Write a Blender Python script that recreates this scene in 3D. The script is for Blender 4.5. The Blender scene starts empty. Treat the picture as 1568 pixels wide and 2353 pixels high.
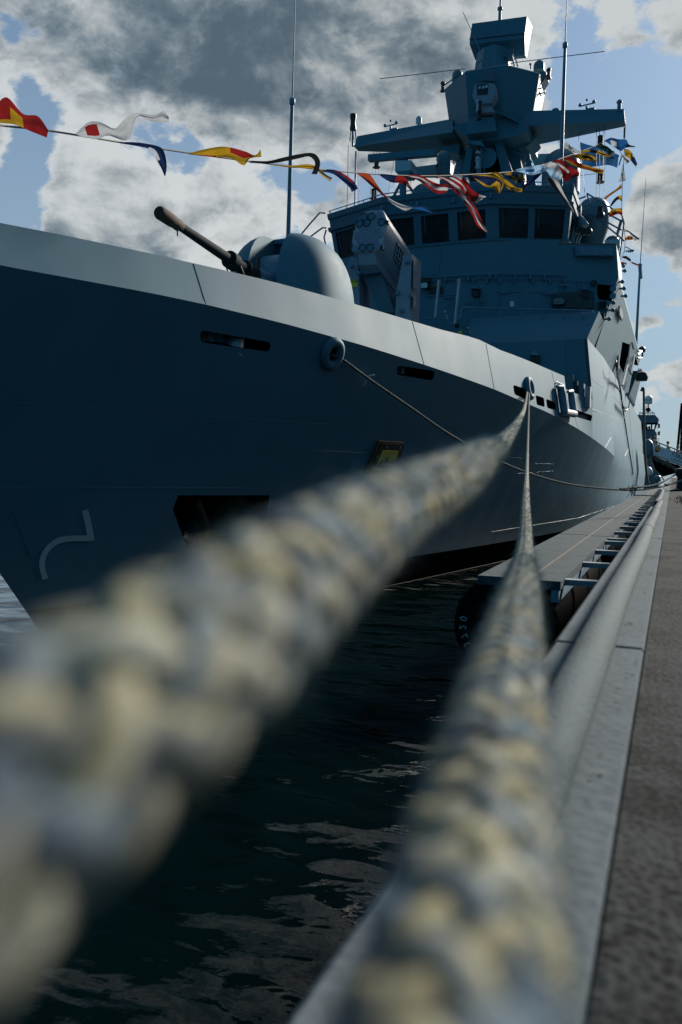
# Warship moored bow-on beside a quay, seen past two mooring ropes
SUN_E, SUN_ANG, EXPO = 5.0, 10.0, .62
CLOUD_GAIN, SKY_TINT, HAZE, BACKCOL, SIDECOL = 9.8, (.8, 1.05, 1.28), (4.3, 5.8, 7.1, 1), (.05, .235, .43, 1), (.015, .05, .065, 1)  # BACKCOL, SIDECOL: unseen sky banks added for the light on the ship
import bpy, bmesh, math, random
from mathutils import Vector, Matrix, noise
from mathutils.bvhtree import BVHTree
random.seed(7)
SC = bpy.context.scene
COL = SC.collection
V = Vector
# ------------------------------------------------------------------ camera calibration
# world: x right across the quay, y along the quay, z up, water at z = 0, camera 3 m above it
FOC, CX, CY, HC = 1850.0, 784.0, 1176.5, 3.0
ROLL = math.radians(1.0)
_dx, _dy = 1545 - CX, CY - 1095
_x0 = _dx*math.cos(ROLL) - _dy*math.sin(ROLL)
_y0 = _dx*math.sin(ROLL) + _dy*math.cos(ROLL)
PITCH = math.atan(_y0/FOC)
YAW = math.atan(_x0/FOC*math.cos(PITCH))
_sp, _cp, _s, _c = math.sin(YAW), math.cos(YAW), math.sin(PITCH), math.cos(PITCH)
FW = V((-_sp*_c, _cp*_c, -_s)); R0 = V((_cp, _sp, 0)); U0 = V((-_sp*_s, _cp*_s, _c))
RT = R0*math.cos(ROLL) + U0*math.sin(ROLL)
UP = U0*math.cos(ROLL) - R0*math.sin(ROLL)
CAM = V((0, 0, HC))
def ray(px, py): return FW + RT*((px-CX)/FOC) + UP*((CY-py)/FOC)
def onY(px, py, Y): d = ray(px, py); return CAM + d*(Y/d.y)
def onX(px, py, X): d = ray(px, py); return CAM + d*(X/d.x)
def onZ(px, py, Z): d = ray(px, py); return CAM + d*((Z-HC)/d.z)
def zoomer(ox, oy, s): return lambda x, y: ((ox+x/s)/1.7411, (oy+y/s)/1.7411)

# ------------------------------------------------------------------ mesh helpers
def perp(d):
    d = d.normalized()
    a = V((0, 0, 1)) if abs(d.z) < 0.9 else V((1, 0, 0))
    u = d.cross(a).normalized()
    return u, d.cross(u).normalized()
class MB:
    def __init__(s): s.v = []; s.f = []; s.m = []; s.cur = 0
    def add(s, vs, fs):
        b = len(s.v); s.v += [tuple(p) for p in vs]
        for f in fs: s.f.append([b+i for i in f]); s.m.append(s.cur)
        return s
    def face(s, pts): return s.add(pts, [list(range(len(pts)))])
    def hexa(s, p):
        return s.add(p, [(0,3,2,1),(4,5,6,7),(0,1,5,4),(1,2,6,5),(2,3,7,6),(3,0,4,7)])
    def box(s, x0, x1, y0, y1, z0, z1):
        return s.hexa([(x0,y0,z0),(x1,y0,z0),(x1,y1,z0),(x0,y1,z0),(x0,y0,z1),(x1,y0,z1),(x1,y1,z1),(x0,y1,z1)])
    def obox(s, c, ex, ey, ez):
        c = V(c); ex, ey, ez = V(ex), V(ey), V(ez)
        return s.hexa([c-ex-ey-ez, c+ex-ey-ez, c+ex+ey-ez, c-ex+ey-ez, c-ex-ey+ez, c+ex-ey+ez, c+ex+ey+ez, c-ex+ey+ez])
    def prism(s, pts, vec):
        n = len(pts); vec = V(vec)
        a = [V(p) for p in pts]; b = [p+vec for p in a]
        return s.add(a+b, [list(range(n))[::-1], list(range(n, 2*n))] + [[i, (i+1) % n, n+(i+1) % n, n+i] for i in range(n)])
    def loft(s, rings, closed=True, cap=True):
        n = len(rings[0]); vs = [p for r in rings for p in r]; fs = []
        for k in range(len(rings)-1):
            for i in range(n if closed else n-1):
                j = (i+1) % n
                fs.append([k*n+i, k*n+j, (k+1)*n+j, (k+1)*n+i])
        if cap and closed:
            fs.append(list(range(n))[::-1]); fs.append([(len(rings)-1)*n+i for i in range(n)])
        return s.add(vs, fs)
    def tube(s, pts, r, n=8, cap=True):
        pts = [V(p) for p in pts]
        rr = r if isinstance(r, (list, tuple)) else [r]*len(pts)
        rings = []; u = None
        for i, p in enumerate(pts):
            d = (pts[min(i+1, len(pts)-1)] - pts[max(i-1, 0)])
            if d.length < 1e-9: d = V((0, 0, 1))
            d.normalize()
            if u is None: u, w = perp(d)
            else:
                u = (u - d*u.dot(d)).normalized(); w = d.cross(u)
            rings.append([p + (u*math.cos(2*math.pi*k/n) + w*math.sin(2*math.pi*k/n))*rr[i] for k in range(n)])
        return s.loft(rings, True, cap)
    def lathe(s, c, prof, axis=(0, 0, 1), n=20):
        c = V(c); d = V(axis).normalized(); u, w = perp(d)
        rings = [[c + d*h + (u*math.cos(2*math.pi*k/n) + w*math.sin(2*math.pi*k/n))*max(r, 1e-4) for k in range(n)] for r, h in prof]
        return s.loft(rings)
    def ball(s, c, r, n=14, sz=1.0):
        return s.lathe(c, [(r*math.sin(math.pi*i/8), -r*sz*math.cos(math.pi*i/8)) for i in range(9)], (0, 0, 1), n)
    def dome(s, c, r, hcyl, n=20, base=1.0):
        prof = [(r*base, 0), (r, hcyl)] + [(r*math.cos(a), hcyl + r*math.sin(a)) for a in [math.pi/2*i/7 for i in range(1, 8)]]
        return s.lathe(c, prof, (0, 0, 1), n)
    def build(s, name, mats, parent=None, smooth=None, recalc=True, label=None, solid=0):
        me = bpy.data.meshes.new(name)
        me.from_pydata(s.v, [], s.f)
        if not isinstance(mats, (list, tuple)): mats = [mats]
        for m in mats: me.materials.append(m)
        if len(mats) > 1: me.polygons.foreach_set('material_index', s.m)
        if recalc:
            bm = bmesh.new(); bm.from_mesh(me)
            bmesh.ops.remove_doubles(bm, verts=bm.verts, dist=1e-6)
            bmesh.ops.recalc_face_normals(bm, faces=bm.faces)
            bm.to_mesh(me); bm.free()
        if smooth is not None:
            me.polygons.foreach_set('use_smooth', [True]*len(me.polygons))
            me.set_sharp_from_angle(angle=math.radians(smooth))
        me.update()
        o = bpy.data.objects.new(name, me); COL.objects.link(o)
        if solid:
            md = o.modifiers.new('thickness', 'SOLIDIFY'); md.thickness = solid; md.offset = 0
        if parent is not None: attach(o, parent)
        if label: o['label'] = label
        return o
def wmat(o):
    m = o.matrix_basis.copy()
    while o.parent is not None:
        m = o.parent.matrix_basis @ o.matrix_parent_inverse @ m if False else (o.parent.matrix_basis @ (o.matrix_parent_inverse @ m)); o = o.parent
    return m
def attach(o, parent):
    o.parent = parent
    o.matrix_parent_inverse = wmat(parent).inverted()
def tag(o, label, cat=None, group=None, kind=None):
    if label: o['label'] = label
    if cat: o['category'] = cat
    if group: o['group'] = group
    if kind: o['kind'] = kind
    return o
def thing(name, label, cat, loc, group=None):
    o = bpy.data.objects.new(name, None); COL.objects.link(o); o.location = loc; o.empty_display_size = .2
    return tag(o, label, cat, group)
def bake(o):
    """apply modifiers of o"""
    bpy.context.view_layer.update()
    dg = bpy.context.evaluated_depsgraph_get()
    me = bpy.data.meshes.new_from_object(o.evaluated_get(dg), preserve_all_data_layers=True, depsgraph=dg)
    o.modifiers.clear(); old = o.data; o.data = me; me.name = o.name
    return o
def cut(o, cutters, selfx=False, solver='EXACT'):
    for c in cutters:
        md = o.modifiers.new('b', 'BOOLEAN'); md.operation = 'DIFFERENCE'; md.object = c; md.solver = solver; md.use_self = selfx
        try: md.material_mode = 'TRANSFER'
        except Exception: pass
    bake(o)
    for c in cutters: bpy.data.objects.remove(c)
def catmull(pts, n):
    """resample a polyline smoothly, n steps per span"""
    pts = [V(p) for p in pts]; out = []
    for i in range(len(pts)-1):
        p0 = pts[max(i-1, 0)]; p1 = pts[i]; p2 = pts[i+1]; p3 = pts[min(i+2, len(pts)-1)]
        for k in range(n):
            t = k/n
            out.append(.5*((2*p1) + (p2-p0)*t + (2*p0-5*p1+4*p2-p3)*t*t + (3*p1-p0-3*p2+p3)*t**3))
    out.append(pts[-1]); return out
def lerp(a, b, t): return a + (b-a)*t
def interp(tab, x):
    if x <= tab[0][0]: return tab[0][1]
    for (a, p), (b, q) in zip(tab, tab[1:]):
        if x <= b: return p + (q-p)*(x-a)/(b-a) if b > a else q
    return tab[-1][1]

# ------------------------------------------------------------------ materials
def nodes(m):
    m.use_nodes = True
    return m.node_tree.nodes, m.node_tree.links
def principled(name): 
    m = bpy.data.materials.new(name); n, l = nodes(m)
    return m, n, l, n['Principled BSDF']
def paint(name, col, rough=.5, var=.12, scale=2.0, streak=0.0, bump=0.0, bscale=60, metal=0.0, spec=.5, dirt=None, darker=.6):
    """painted / plain surface: noise mottling, optional vertical streaks, fine bump"""
    m, n, l, b = principled(name)
    b.inputs['Roughness'].default_value = rough; b.inputs['Metallic'].default_value = metal
    b.inputs['Specular IOR Level'].default_value = spec
    geo = n.new('ShaderNodeNewGeometry')
    nz = n.new('ShaderNodeTexNoise'); nz.inputs['Scale'].default_value = scale; nz.inputs['Detail'].default_value = 6; nz.inputs['Roughness'].default_value = .62
    l.new(geo.outputs['Position'], nz.inputs['Vector'])
    mix = n.new('ShaderNodeMix'); mix.data_type = 'RGBA'
    mix.inputs[6].default_value = (*[c*(1-var) for c in col], 1); mix.inputs[7].default_value = (*[min(1, c*(1+var)) for c in col], 1)
    mr = n.new('ShaderNodeMapRange'); mr.inputs[1].default_value = .3; mr.inputs[2].default_value = .7
    l.new(nz.outputs['Fac'], mr.inputs[0]); l.new(mr.outputs[0], mix.inputs[0])
    out = mix.outputs[2]
    if streak:
        mp = n.new('ShaderNodeMapping'); mp.inputs['Scale'].default_value = (2.2, 2.2, .16)
        l.new(geo.outputs['Position'], mp.inputs['Vector'])
        n2 = n.new('ShaderNodeTexNoise'); n2.inputs['Scale'].default_value = 1.6; n2.inputs['Detail'].default_value = 5
        l.new(mp.outputs[0], n2.inputs['Vector'])
        r2 = n.new('ShaderNodeMapRange'); r2.inputs[1].default_value = .42; r2.inputs[2].default_value = .75; r2.inputs[3].default_value = 0; r2.inputs[4].default_value = streak
        l.new(n2.outputs['Fac'], r2.inputs[0])
        m2 = n.new('ShaderNodeMix'); m2.data_type = 'RGBA'
        d = dirt or [c*darker for c in col]
        m2.inputs[7].default_value = (*d, 1)
        l.new(r2.outputs[0], m2.inputs[0]); l.new(out, m2.inputs[6]); out = m2.outputs[2]
    l.new(out, b.inputs['Base Color'])
    rr = n.new('ShaderNodeMapRange'); rr.inputs[3].default_value = max(.03, rough-.08); rr.inputs[4].default_value = min(1, rough+.1)
    l.new(nz.outputs['Fac'], rr.inputs[0]); l.new(rr.outputs[0], b.inputs['Roughness'])
    if bump:
        n3 = n.new('ShaderNodeTexNoise'); n3.inputs['Scale'].default_value = bscale; n3.inputs['Detail'].default_value = 5
        l.new(geo.outputs['Position'], n3.inputs['Vector'])
        bp = n.new('ShaderNodeBump'); bp.inputs['Strength'].default_value = bump; bp.inputs['Distance'].default_value = .02
        l.new(n3.outputs['Fac'], bp.inputs['Height']); l.new(bp.outputs[0], b.inputs['Normal'])
    return m
NAVY = (.070, .172, .224)
M = {}
M['paint'] = paint('naval_paint', NAVY, .55, .07, 1.3, .12, .05, 3, spec=.38)
M['paint_dark'] = paint('naval_paint_weathered', (.07, .12, .155), .5, .1, 2, .15)
M['turret'] = paint('turret_gloss_paint', (.072, .160, .208), .66, .07, 1.6, .12, spec=.25)
M['radome'] = paint('radome_paint', (.08, .145, .18), .4, .06, 2)
M['launcher'] = paint('launcher_paint', (.28, .28, .32), .6, .08, 3, .1)
M['launcher_face'] = paint('launcher_cover_film', (.46, .38, .42), .5, .1, 8)
M['cell'] = paint('cell_cover', (.22, .235, .30), .4, .1, 9)
M['pipe'] = paint('pipe_paint', (.12, .20, .265), .55, .2, 6, spec=.3)
M['black'] = paint('black_paint', (.012, .013, .014), .5, .2, 4)
M['dark'] = paint('near_black_fill', (.006, .007, .008), .9, .2, 3, spec=.02)  # near-black: stands in for shade inside openings; also on dark far parts
M['steel'] = paint('dull_steel', (.30, .32, .34), .35, .15, 8, metal=.6)
M['barrel'] = paint('gun_barrel_steel', (.018, .022, .024), .8, .15, 6, spec=.1)
M['canvas_brown'] = paint('canvas_muzzle_cover', (.045, .024, .011), .85, .35, 12, bump=.4, bscale=40)
M['tarp'] = paint('grey_tarpaulin', (.055, .065, .068), .8, .25, 5, bump=.6, bscale=9)
M['glass'] = paint('dark_window_glass', (.020, .024, .025), .10, .5, 1.5, spec=.2)
M['white'] = paint('white_paint', (.75, .76, .76), .45, .06, 5)
M['lamp'] = paint('lamp_lens', (.55, .60, .60), .12, .1, 5)
M['yellow'] = paint('yellow_plate', (.80, .52, .03), .5, .12, 6)
M['orange_brown'] = paint('brown_timber_frame', (.10, .055, .02), .6, .3, 8)
M['rubber'] = paint('black_rubber', (.005, .0055, .006), .95, .3, 8, bump=.2, bscale=30, spec=.03)
M['line'] = paint('thin_line', (.22, .20, .16), .8, .2, 30)
M['wire'] = paint('dark_wire', (.03, .04, .045), .5, .1, 10)
M['red'] = paint('red_lamp', (.22, .02, .015), .4, .1, 10)
M['mark'] = paint('pale_grey_mark', (.42, .47, .52), .55, .12, 12)
# ================================================================== WARSHIP
CL = -9.2                                   # centre line of the ship
ship = thing('warship', 'long grey warship moored with its bow towards the viewer and its side along the quay', 'warship', (CL, 40, 0))
def fw(d): return 6.6*(1-(1-min(max(d, 0)/45, 1))**1.75)
def fk(d): return 6.85*(1-(1-min(max(d, 0)/33.5, 1))**2)
def fkn(Y): return fk(Y-5.8)
def fdk(Y): return max(0, fk(Y-5.65)-.24*min(1, (Y-5.65)/2.5)) if Y < 29 else min(fk(Y-5.65)-.24*interp([(29, 1), (31, .2)], Y), 6.42)
def solve_trace(px, half):
    tab = []
    for x, y in px:
        a, b = 5.5, 95.0
        for _ in range(50):
            m = (a+b)/2
            if onY(x, y, m).x > CL + half(m): a, b = a, b
            f = onY(x, y, m).x - (CL + half(m))
            # for small Y the ray is right of the hull, for large Y it is left of it
            if f > 0: a = m
            else: b = m
        p = onY(x, y, (a+b)/2); tab.append((p.y, p.z))
    return tab
KN = [(0,611),(150,638),(345,674),(474,701),(650,743.5),(833,794),(997,846),(1136,895),(1202,924),(1263,950),(1282,960.6),(1328,985.6),(1376,1018),(1411,1048),(1440,1072),(1459,1082.5)]
DK = [(0,512),(150,541),(345,582),(446,605),(519,621.5),(630,648),(796,693),(948,738),(1016,758),(1094,777),(1149,804),(1190,819),(1266,851),(1297,864)]
KT = solve_trace(KN, fkn); DT = solve_trace(DK, fdk)
KT = [(5.0, KT[0][1]+.1)] + KT + [(78, 3.25), (95, 3.3)]
DT = [(5.0, DT[0][1]+.03)] + DT
YSTEP = DT[-1][0]
def zk(Y): return interp(KT, Y)
def zd(Y): return interp(DT, Y) if Y <= YSTEP else interp([(YSTEP, interp(DT, YSTEP)-.40), (31, 5.78), (95, 5.78)], Y)
def stemY(z): return 10.22 - z/1.257
def low(Y0, v):
    """point of the flared lower hull: Y0 in 0..1 along, v in 0..1 up"""
    zs = -1.0 + v*(zk(6.0)+1.0)
    ys = stemY(zs); Y = ys + (93-ys)*Y0**1.75
    g = v**1.2
    b = (1-g)*fw(Y-ys) + g*fk(Y-ys)
    if Y > 80: b *= 1-.18*((Y-80)/13)**2
    return b, Y, -1.0 + v*(zk(Y)+1.0)
NS, NV = 110, 12
rows = [[low(i/NS, j/NV) for i in range(NS+1)] for j in range(NV+1)]
# upper strake: knuckle to bulwark top / to the fold of the superstructure side
kn = rows[-1]
def topz(Y): return zd(Y) if Y < 31 else 8.0
def topb(Y): return fdk(Y) if Y < 31 else interp([(31, 6.14), (36, 6.32), (50, 6.38), (80, 6.35), (93, 5.2)], Y)
us = [i/NS for i in range(NS+1)]
def band(Y0, t):
    b0, Yk, z0 = low(Y0, 1.0)
    Y = Yk if Yk > 9 else Yk - .15*t*(9-Yk)/3.2
    b1 = topb(Y); z1 = topz(Y)
    return b0 + (b1-b0)*t, Y, z0 + (z1-z0)*t
# stations: refine round the steps
import bisect
def inv(Yt):
    a, b = 0.0, 1.0
    for _ in range(40):
        m = (a+b)/2
        if low(m, 1)[1] < Yt: a = m
        else: b = m
    return a
us = sorted(set(us + [inv(YSTEP-.004), inv(YSTEP+.004), inv(30.996), inv(31.004)]))
NU = len(us)
rows = [[low(u, j/NV) for u in us] for j in range(NV+1)]
rows += [[band(u, t) for u in us] for t in (.33, .66, 1.0)]
hb = MB()
# inner face of the bulwark and the deck
rows += [[(max(0, b-.12), Y+(.12 if Y < 9 else 0), z) for b, Y, z in rows[-1]]]
KB = rows[NV]
rows += [[(max(0, min(b-.02, k_[0]-.12)), Y, zk(Y)+.03) for (b, Y, z), k_ in zip(rows[-1], KB)], [(0, Y, zk(Y)+.03) for b, Y, z in rows[-1]]]
rows = [[(0, Y, -1.0) for b, Y, z in rows[0]]] + rows
R_ = len(rows)
PJ = range(5, R_-4)                       # rows of the port skin that carry the mooring openings
IA = next(i for i, r in enumerate(rows[NV+1]) if r[1] > 9.2); IB = next(i for i, r in enumerate(rows[NV+1]) if r[1] > 33)
for sgn in (1, -1):
    vs = [(CL + sgn*b, Y, z) for r in rows for (b, Y, z) in r]
    fs = []
    for j in range(R_-1):
        for i in range(NU-1):
            if sgn > 0 and j in PJ and IA <= i < IB: continue
            q = [j*NU+i, j*NU+i+1, (j+1)*NU+i+1, (j+1)*NU+i]
            fs.append(q if sgn > 0 else q[::-1])
    hb.add(vs, fs)
pj = list(PJ) + [PJ[-1]+1]; pi = list(range(IA, IB+1)); W_ = len(pi)
pat = MB()
outer = [V((CL + rows[j][i][0], rows[j][i][1], rows[j][i][2])) for j in pj for i in pi]
inner = [p - V((min(.8, (p.x-CL)*.55), 0, 0)) for p in outer]
n_o = len(outer); fs = []
for a in range(len(pj)-1):
    for c in range(W_-1):
        q = [a*W_+c, a*W_+c+1, (a+1)*W_+c+1, (a+1)*W_+c]; fs.append(q); fs.append([k+n_o for k in q][::-1])
per = [c for c in range(W_)] + [a*W_+W_-1 for a in range(1, len(pj))] + [(len(pj)-1)*W_+c for c in range(W_-2, -1, -1)] + [a*W_ for a in range(len(pj)-2, 0, -1)]
for k in range(len(per)):
    p0, p1 = per[k], per[(k+1) % len(per)]; fs.append([p1, p0, p0+n_o, p1+n_o])
pat.add(outer+inner, fs)
# transom
e = [(CL + rows[j][-1][0], rows[j][-1][1], rows[j][-1][2]) for j in range(R_)]
e2 = [(CL - rows[j][-1][0], rows[j][-1][1], rows[j][-1][2]) for j in range(R_)]
hb.face(e + e2[1:-1][::-1])
# hull paint: grey above, black boot topping at the waterline, rubbed streaks
def hull_mat():
    m = paint('hull_paint', (.070, .168, .224), .6, .09, .5, .16, 0, 1.1, spec=.2, dirt=(.10, .11, .11))
    n, l = m.node_tree.nodes, m.node_tree.links; b = n['Principled BSDF']
    src = b.inputs['Base Color'].links[0].from_socket
    geo = n.new('ShaderNodeNewGeometry'); sx = n.new('ShaderNodeSeparateXYZ'); l.new(geo.outputs['Position'], sx.inputs[0])
    # scuffs low on the side, slanting
    mp = n.new('ShaderNodeMapping'); mp.inputs['Scale'].default_value = (.5, .35, 1.6); mp.inputs['Rotation'].default_value = (math.radians(-50), 0, 0)
    l.new(geo.outputs['Position'], mp.inputs['Vector'])
    nz = n.new('ShaderNodeTexNoise'); nz.inputs['Scale'].default_value = 1.3; nz.inputs['Detail'].default_value = 8; nz.inputs['Roughness'].default_value = .7
    l.new(mp.outputs[0], nz.inputs['Vector'])
    r1 = n.new('ShaderNodeMapRange'); r1.inputs[1].default_value = .5; r1.inputs[2].default_value = .75; r1.inputs[4].default_value = .55
    l.new(nz.outputs['Fac'], r1.inputs[0])
    ry = n.new('ShaderNodeMapRange'); ry.inputs[1].default_value = 19; ry.inputs[2].default_value = 30
    l.new(sx.outputs['Y'], ry.inputs[0])
    rz = n.new('ShaderNodeMapRange'); rz.inputs[1].default_value = 4.2; rz.inputs[2].default_value = 2.2
    l.new(sx.outputs['Z'], rz.inputs[0])
    k1 = n.new('ShaderNodeMath'); k1.operation = 'MULTIPLY'; l.new(r1.outputs[0], k1.inputs[0]); l.new(ry.outputs[0], k1.inputs[1])
    k2 = n.new('ShaderNodeMath'); k2.operation = 'MULTIPLY'; l.new(k1.outputs[0], k2.inputs[0]); l.new(rz.outputs[0], k2.inputs[1])
    mx = n.new('ShaderNodeMix'); mx.data_type = 'RGBA'; mx.inputs[7].default_value = (.26, .30, .31, 1)
    l.new(k2.outputs[0], mx.inputs[0]); l.new(src, mx.inputs[6])
    # plating pulled in between the frames, and a fine orange peel
    mp2 = n.new('ShaderNodeMapping'); mp2.inputs['Scale'].default_value = (.4, 1, .55); l.new(geo.outputs['Position'], mp2.inputs['Vector'])
    wv = n.new('ShaderNodeTexWave'); wv.bands_direction = 'Y'; wv.inputs['Scale'].default_value = .26; wv.inputs['Distortion'].default_value = .8; wv.inputs['Detail'].default_value = 1; l.new(mp2.outputs[0], wv.inputs['Vector'])
    pn = n.new('ShaderNodeTexNoise'); pn.inputs['Scale'].default_value = 1.2; pn.inputs['Detail'].default_value = 4; l.new(geo.outputs['Position'], pn.inputs['Vector'])
    ad = n.new('ShaderNodeMath'); ad.operation = 'MULTIPLY_ADD'; ad.inputs[1].default_value = .8; l.new(wv.outputs['Fac'], ad.inputs[0]); l.new(pn.outputs['Fac'], ad.inputs[2])
    bmp = n.new('ShaderNodeBump'); bmp.inputs['Strength'].default_value = .12; bmp.inputs['Distance'].default_value = .02; l.new(ad.outputs[0], bmp.inputs['Height']); l.new(bmp.outputs[0], b.inputs['Normal'])
    bt = n.new('ShaderNodeMath'); bt.operation = 'LESS_THAN'; bt.inputs[1].default_value = .74
    l.new(sx.outputs['Z'], bt.inputs[0])
    m2 = n.new('ShaderNodeMix'); m2.data_type = 'RGBA'; m2.inputs[7].default_value = (.004, .004, .005, 1)
    l.new(bt.outputs[0], m2.inputs[0]); l.new(mx.outputs[2], m2.inputs[6]); l.new(m2.outputs[2], b.inputs['Base Color'])
    sp = n.new('ShaderNodeMath'); sp.operation = 'MULTIPLY_ADD'; sp.inputs[1].default_value = -.2; sp.inputs[2].default_value = .2; l.new(bt.outputs[0], sp.inputs[0]); l.new(sp.outputs[0], b.inputs['Specular IOR Level'])
    return m
M['hull'] = hull_mat()
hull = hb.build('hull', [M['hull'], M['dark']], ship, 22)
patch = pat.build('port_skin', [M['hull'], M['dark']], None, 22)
def bvh(o):
    me = o.data
    return BVHTree.FromPolygons([v.co.copy() for v in me.vertices], [p.vertices[:] for p in me.polygons])
def bvh2(os_):
    vs, ps = [], []
    for o in os_:
        b = len(vs); vs += [v.co.copy() for v in o.data.vertices]; ps += [[b+k for k in p.vertices] for p in o.data.polygons]
    return BVHTree.FromPolygons(vs, ps)
HT = bvh2([hull, patch])
def onH(px, py, off=0.0):
    loc, nor, i, d = HT.ray_cast(CAM, ray(px, py).normalized())
    if loc is None: return onX(px, py, -2.4), V((1, 0, 0))
    if nor.dot(ray(px, py)) > 0: nor = -nor
    return loc + nor*off, nor
def roundpoly(pts, r=.3, k=4):
    """round the corners of a 2-D polygon, r = share of the shorter side"""
    out = []; n = len(pts)
    for i in range(n):
        a, b, c = V((*pts[i-1], 0)), V((*pts[i], 0)), V((*pts[(i+1) % n], 0))
        q = min((a-b).length, (c-b).length)*r
        p0 = b+(a-b).normalized()*q; p1 = b+(c-b).normalized()*q
        for j in range(k+1):
            t = j/k; p = p0*(1-t)**2 + b*2*t*(1-t) + p1*t*t
            out.append((p.x, p.y))
    return out
def hull_cutter(px, depth=.75):
    pts = [onH(x, y) for x, y in px]
    nor = sum((n for _, n in pts), V((0, 0, 0))).normalized()
    mb = MB(); mb.prism([p + nor*.3 for p, _ in pts], -nor*(depth+.3))
    o = mb.build('cutter', M['dark']); return o  # cut faces are near-black: shade of the recess put into the colour
z5b = zoomer(600, 800, 1.8447); z7 = zoomer(1200, 1300, 1.568); z6 = zoomer(2100, 1300, 3.136)
openings = [
    roundpoly([z5b(372, 960), z5b(893, 1050), z5b(888, 1122), z5b(372, 1050)], .48),
    roundpoly([z7(612, 253), z7(850, 290), z7(835, 350), z7(606, 312)], .4),
    roundpoly([z7(1338, 375), z7(1422, 402), z7(1422, 468), z7(1346, 436)], .25),
    roundpoly([z6(135, 880), z6(242, 915), z6(252, 1030), z6(152, 1003)], .2),
    roundpoly([z6(266, 925), z6(382, 972), z6(392, 1072), z6(282, 1042)], .2),
    roundpoly([z6(570, 1033), z6(850, 1137), z6(833, 1208), z6(578, 1132)], .15),
]
anchor = [(410, 1138), (620, 1138), (600, 1262), (362, 1262)]
cutters = [hull_cutter(p) for p in openings] + [hull_cutter(anchor, .9)]
ZSEAM = HT
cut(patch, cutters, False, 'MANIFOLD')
patch.data.polygons.foreach_set('use_smooth', [True]*len(patch.data.polygons)); patch.data.set_sharp_from_angle(angle=math.radians(22))
bm = bmesh.new(); bm.from_mesh(hull.data); bm.from_mesh(patch.data); bm.to_mesh(hull.data); bm.free()
bpy.data.objects.remove(patch)
hull.data.polygons.foreach_set('use_smooth', [True]*len(hull.data.polygons)); hull.data.set_sharp_from_angle(angle=math.radians(22))
# pocket behind the anchor opening
ap = [onH(x, y) for x, y in anchor]; an = sum((n for _, n in ap), V((0, 0, 0))).normalized()
cc = sum((p for p, _ in ap), V((0, 0, 0)))/4
rb = MB()
rb.tube([cc - an*.55 + V((0, -.25, .25)), cc - an*.55 + V((0, .45, -.7))], .13, 10)
rb.tube([cc - an*.5 + V((0, -.75, -.35)), cc - an*.5 + V((0, .2, -.75))], .1, 8)
rb.build('anchor', M['black'], ship, 40)
# deck, inner bulkheads and rollers seen through the mooring openings
def fairlead(px, py, r, h, mat, back):
    p, n = onH(px, py); p = p - n*back
    m_ = MB(); m_.lathe(p - V((0, 0, h/2)), [(r*1.15, 0), (r*1.15, .05), (r, .06), (r*.92, h/2), (r, h-.06), (r*1.15, h-.05), (r*1.15, h)], (0, 0, 1), 18)
    m_.build('fairlead_roller', mat, ship, 40)
fairlead(*z5b(445, 1005), .16, .5, M['black'], .35)
fairlead(*z5b(520, 1020), .13, .55, M['paint'], .36)
fairlead(*z5b(600, 1035), .15, .55, M['paint'], .42)
# curved lip plate in the first opening
p0, n0 = onH(*z5b(680, 1055)); mb = MB()
mb.lathe(p0 - n0*.28 - V((0, 0, .3)), [(.2, 0), (.2, .6)], (0, .2, 1), 16); mb.build('fairlead_roller', M['steel'], ship, 50)
p0, n0 = onH(*z7(698, 290)); mb = MB(); mb.obox(p0 - n0*.3, (.06, 0, 0), (0, .10, 0), (0, 0, .35)); mb.build('frame_post', M['pipe'], ship)

# mooring chocks: flared rings on the shell
def chock(px, py, w, h, tilt=0.0):
    p, n = onH(px, py)
    up = (V((0, 0, 1)) - n*n.z).normalized(); sd = up.cross(n).normalized()
    ca, sa = math.cos(tilt), math.sin(tilt)
    a, b = (up*ca + sd*sa), (sd*ca - up*sa)
    N, K = 32, 10; mb = MB(); rings = []
    for i in range(N):
        th = 2*math.pi*i/N; c = p + b*math.cos(th)*w + a*math.sin(th)*h
        o = (b*math.cos(th)*h + a*math.sin(th)*w).normalized(); ring = []
        for k in range(K):
            ph = 2*math.pi*k/K
            ring.append(c + o*math.cos(ph)*.10 + n*(math.sin(ph)*.10+.03))
        rings.append(ring)
    rings.append(rings[0]); mb.loft(rings, True, False)
    o = mb.build('mooring_chock', M['turret'], ship, 60)
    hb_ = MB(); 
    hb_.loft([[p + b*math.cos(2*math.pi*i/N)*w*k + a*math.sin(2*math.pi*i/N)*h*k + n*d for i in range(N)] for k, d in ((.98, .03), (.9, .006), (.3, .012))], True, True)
    hb_.build('chock_shade_disc', M['dark'], o, 40)  # near-black disc on the shell paints the shade of the hole
    return p, n, a, b
CH3 = chock(761, 812, .21, .235, -.35)
CH1 = chock(1214, 893, .20, .25, 0.0)

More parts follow.
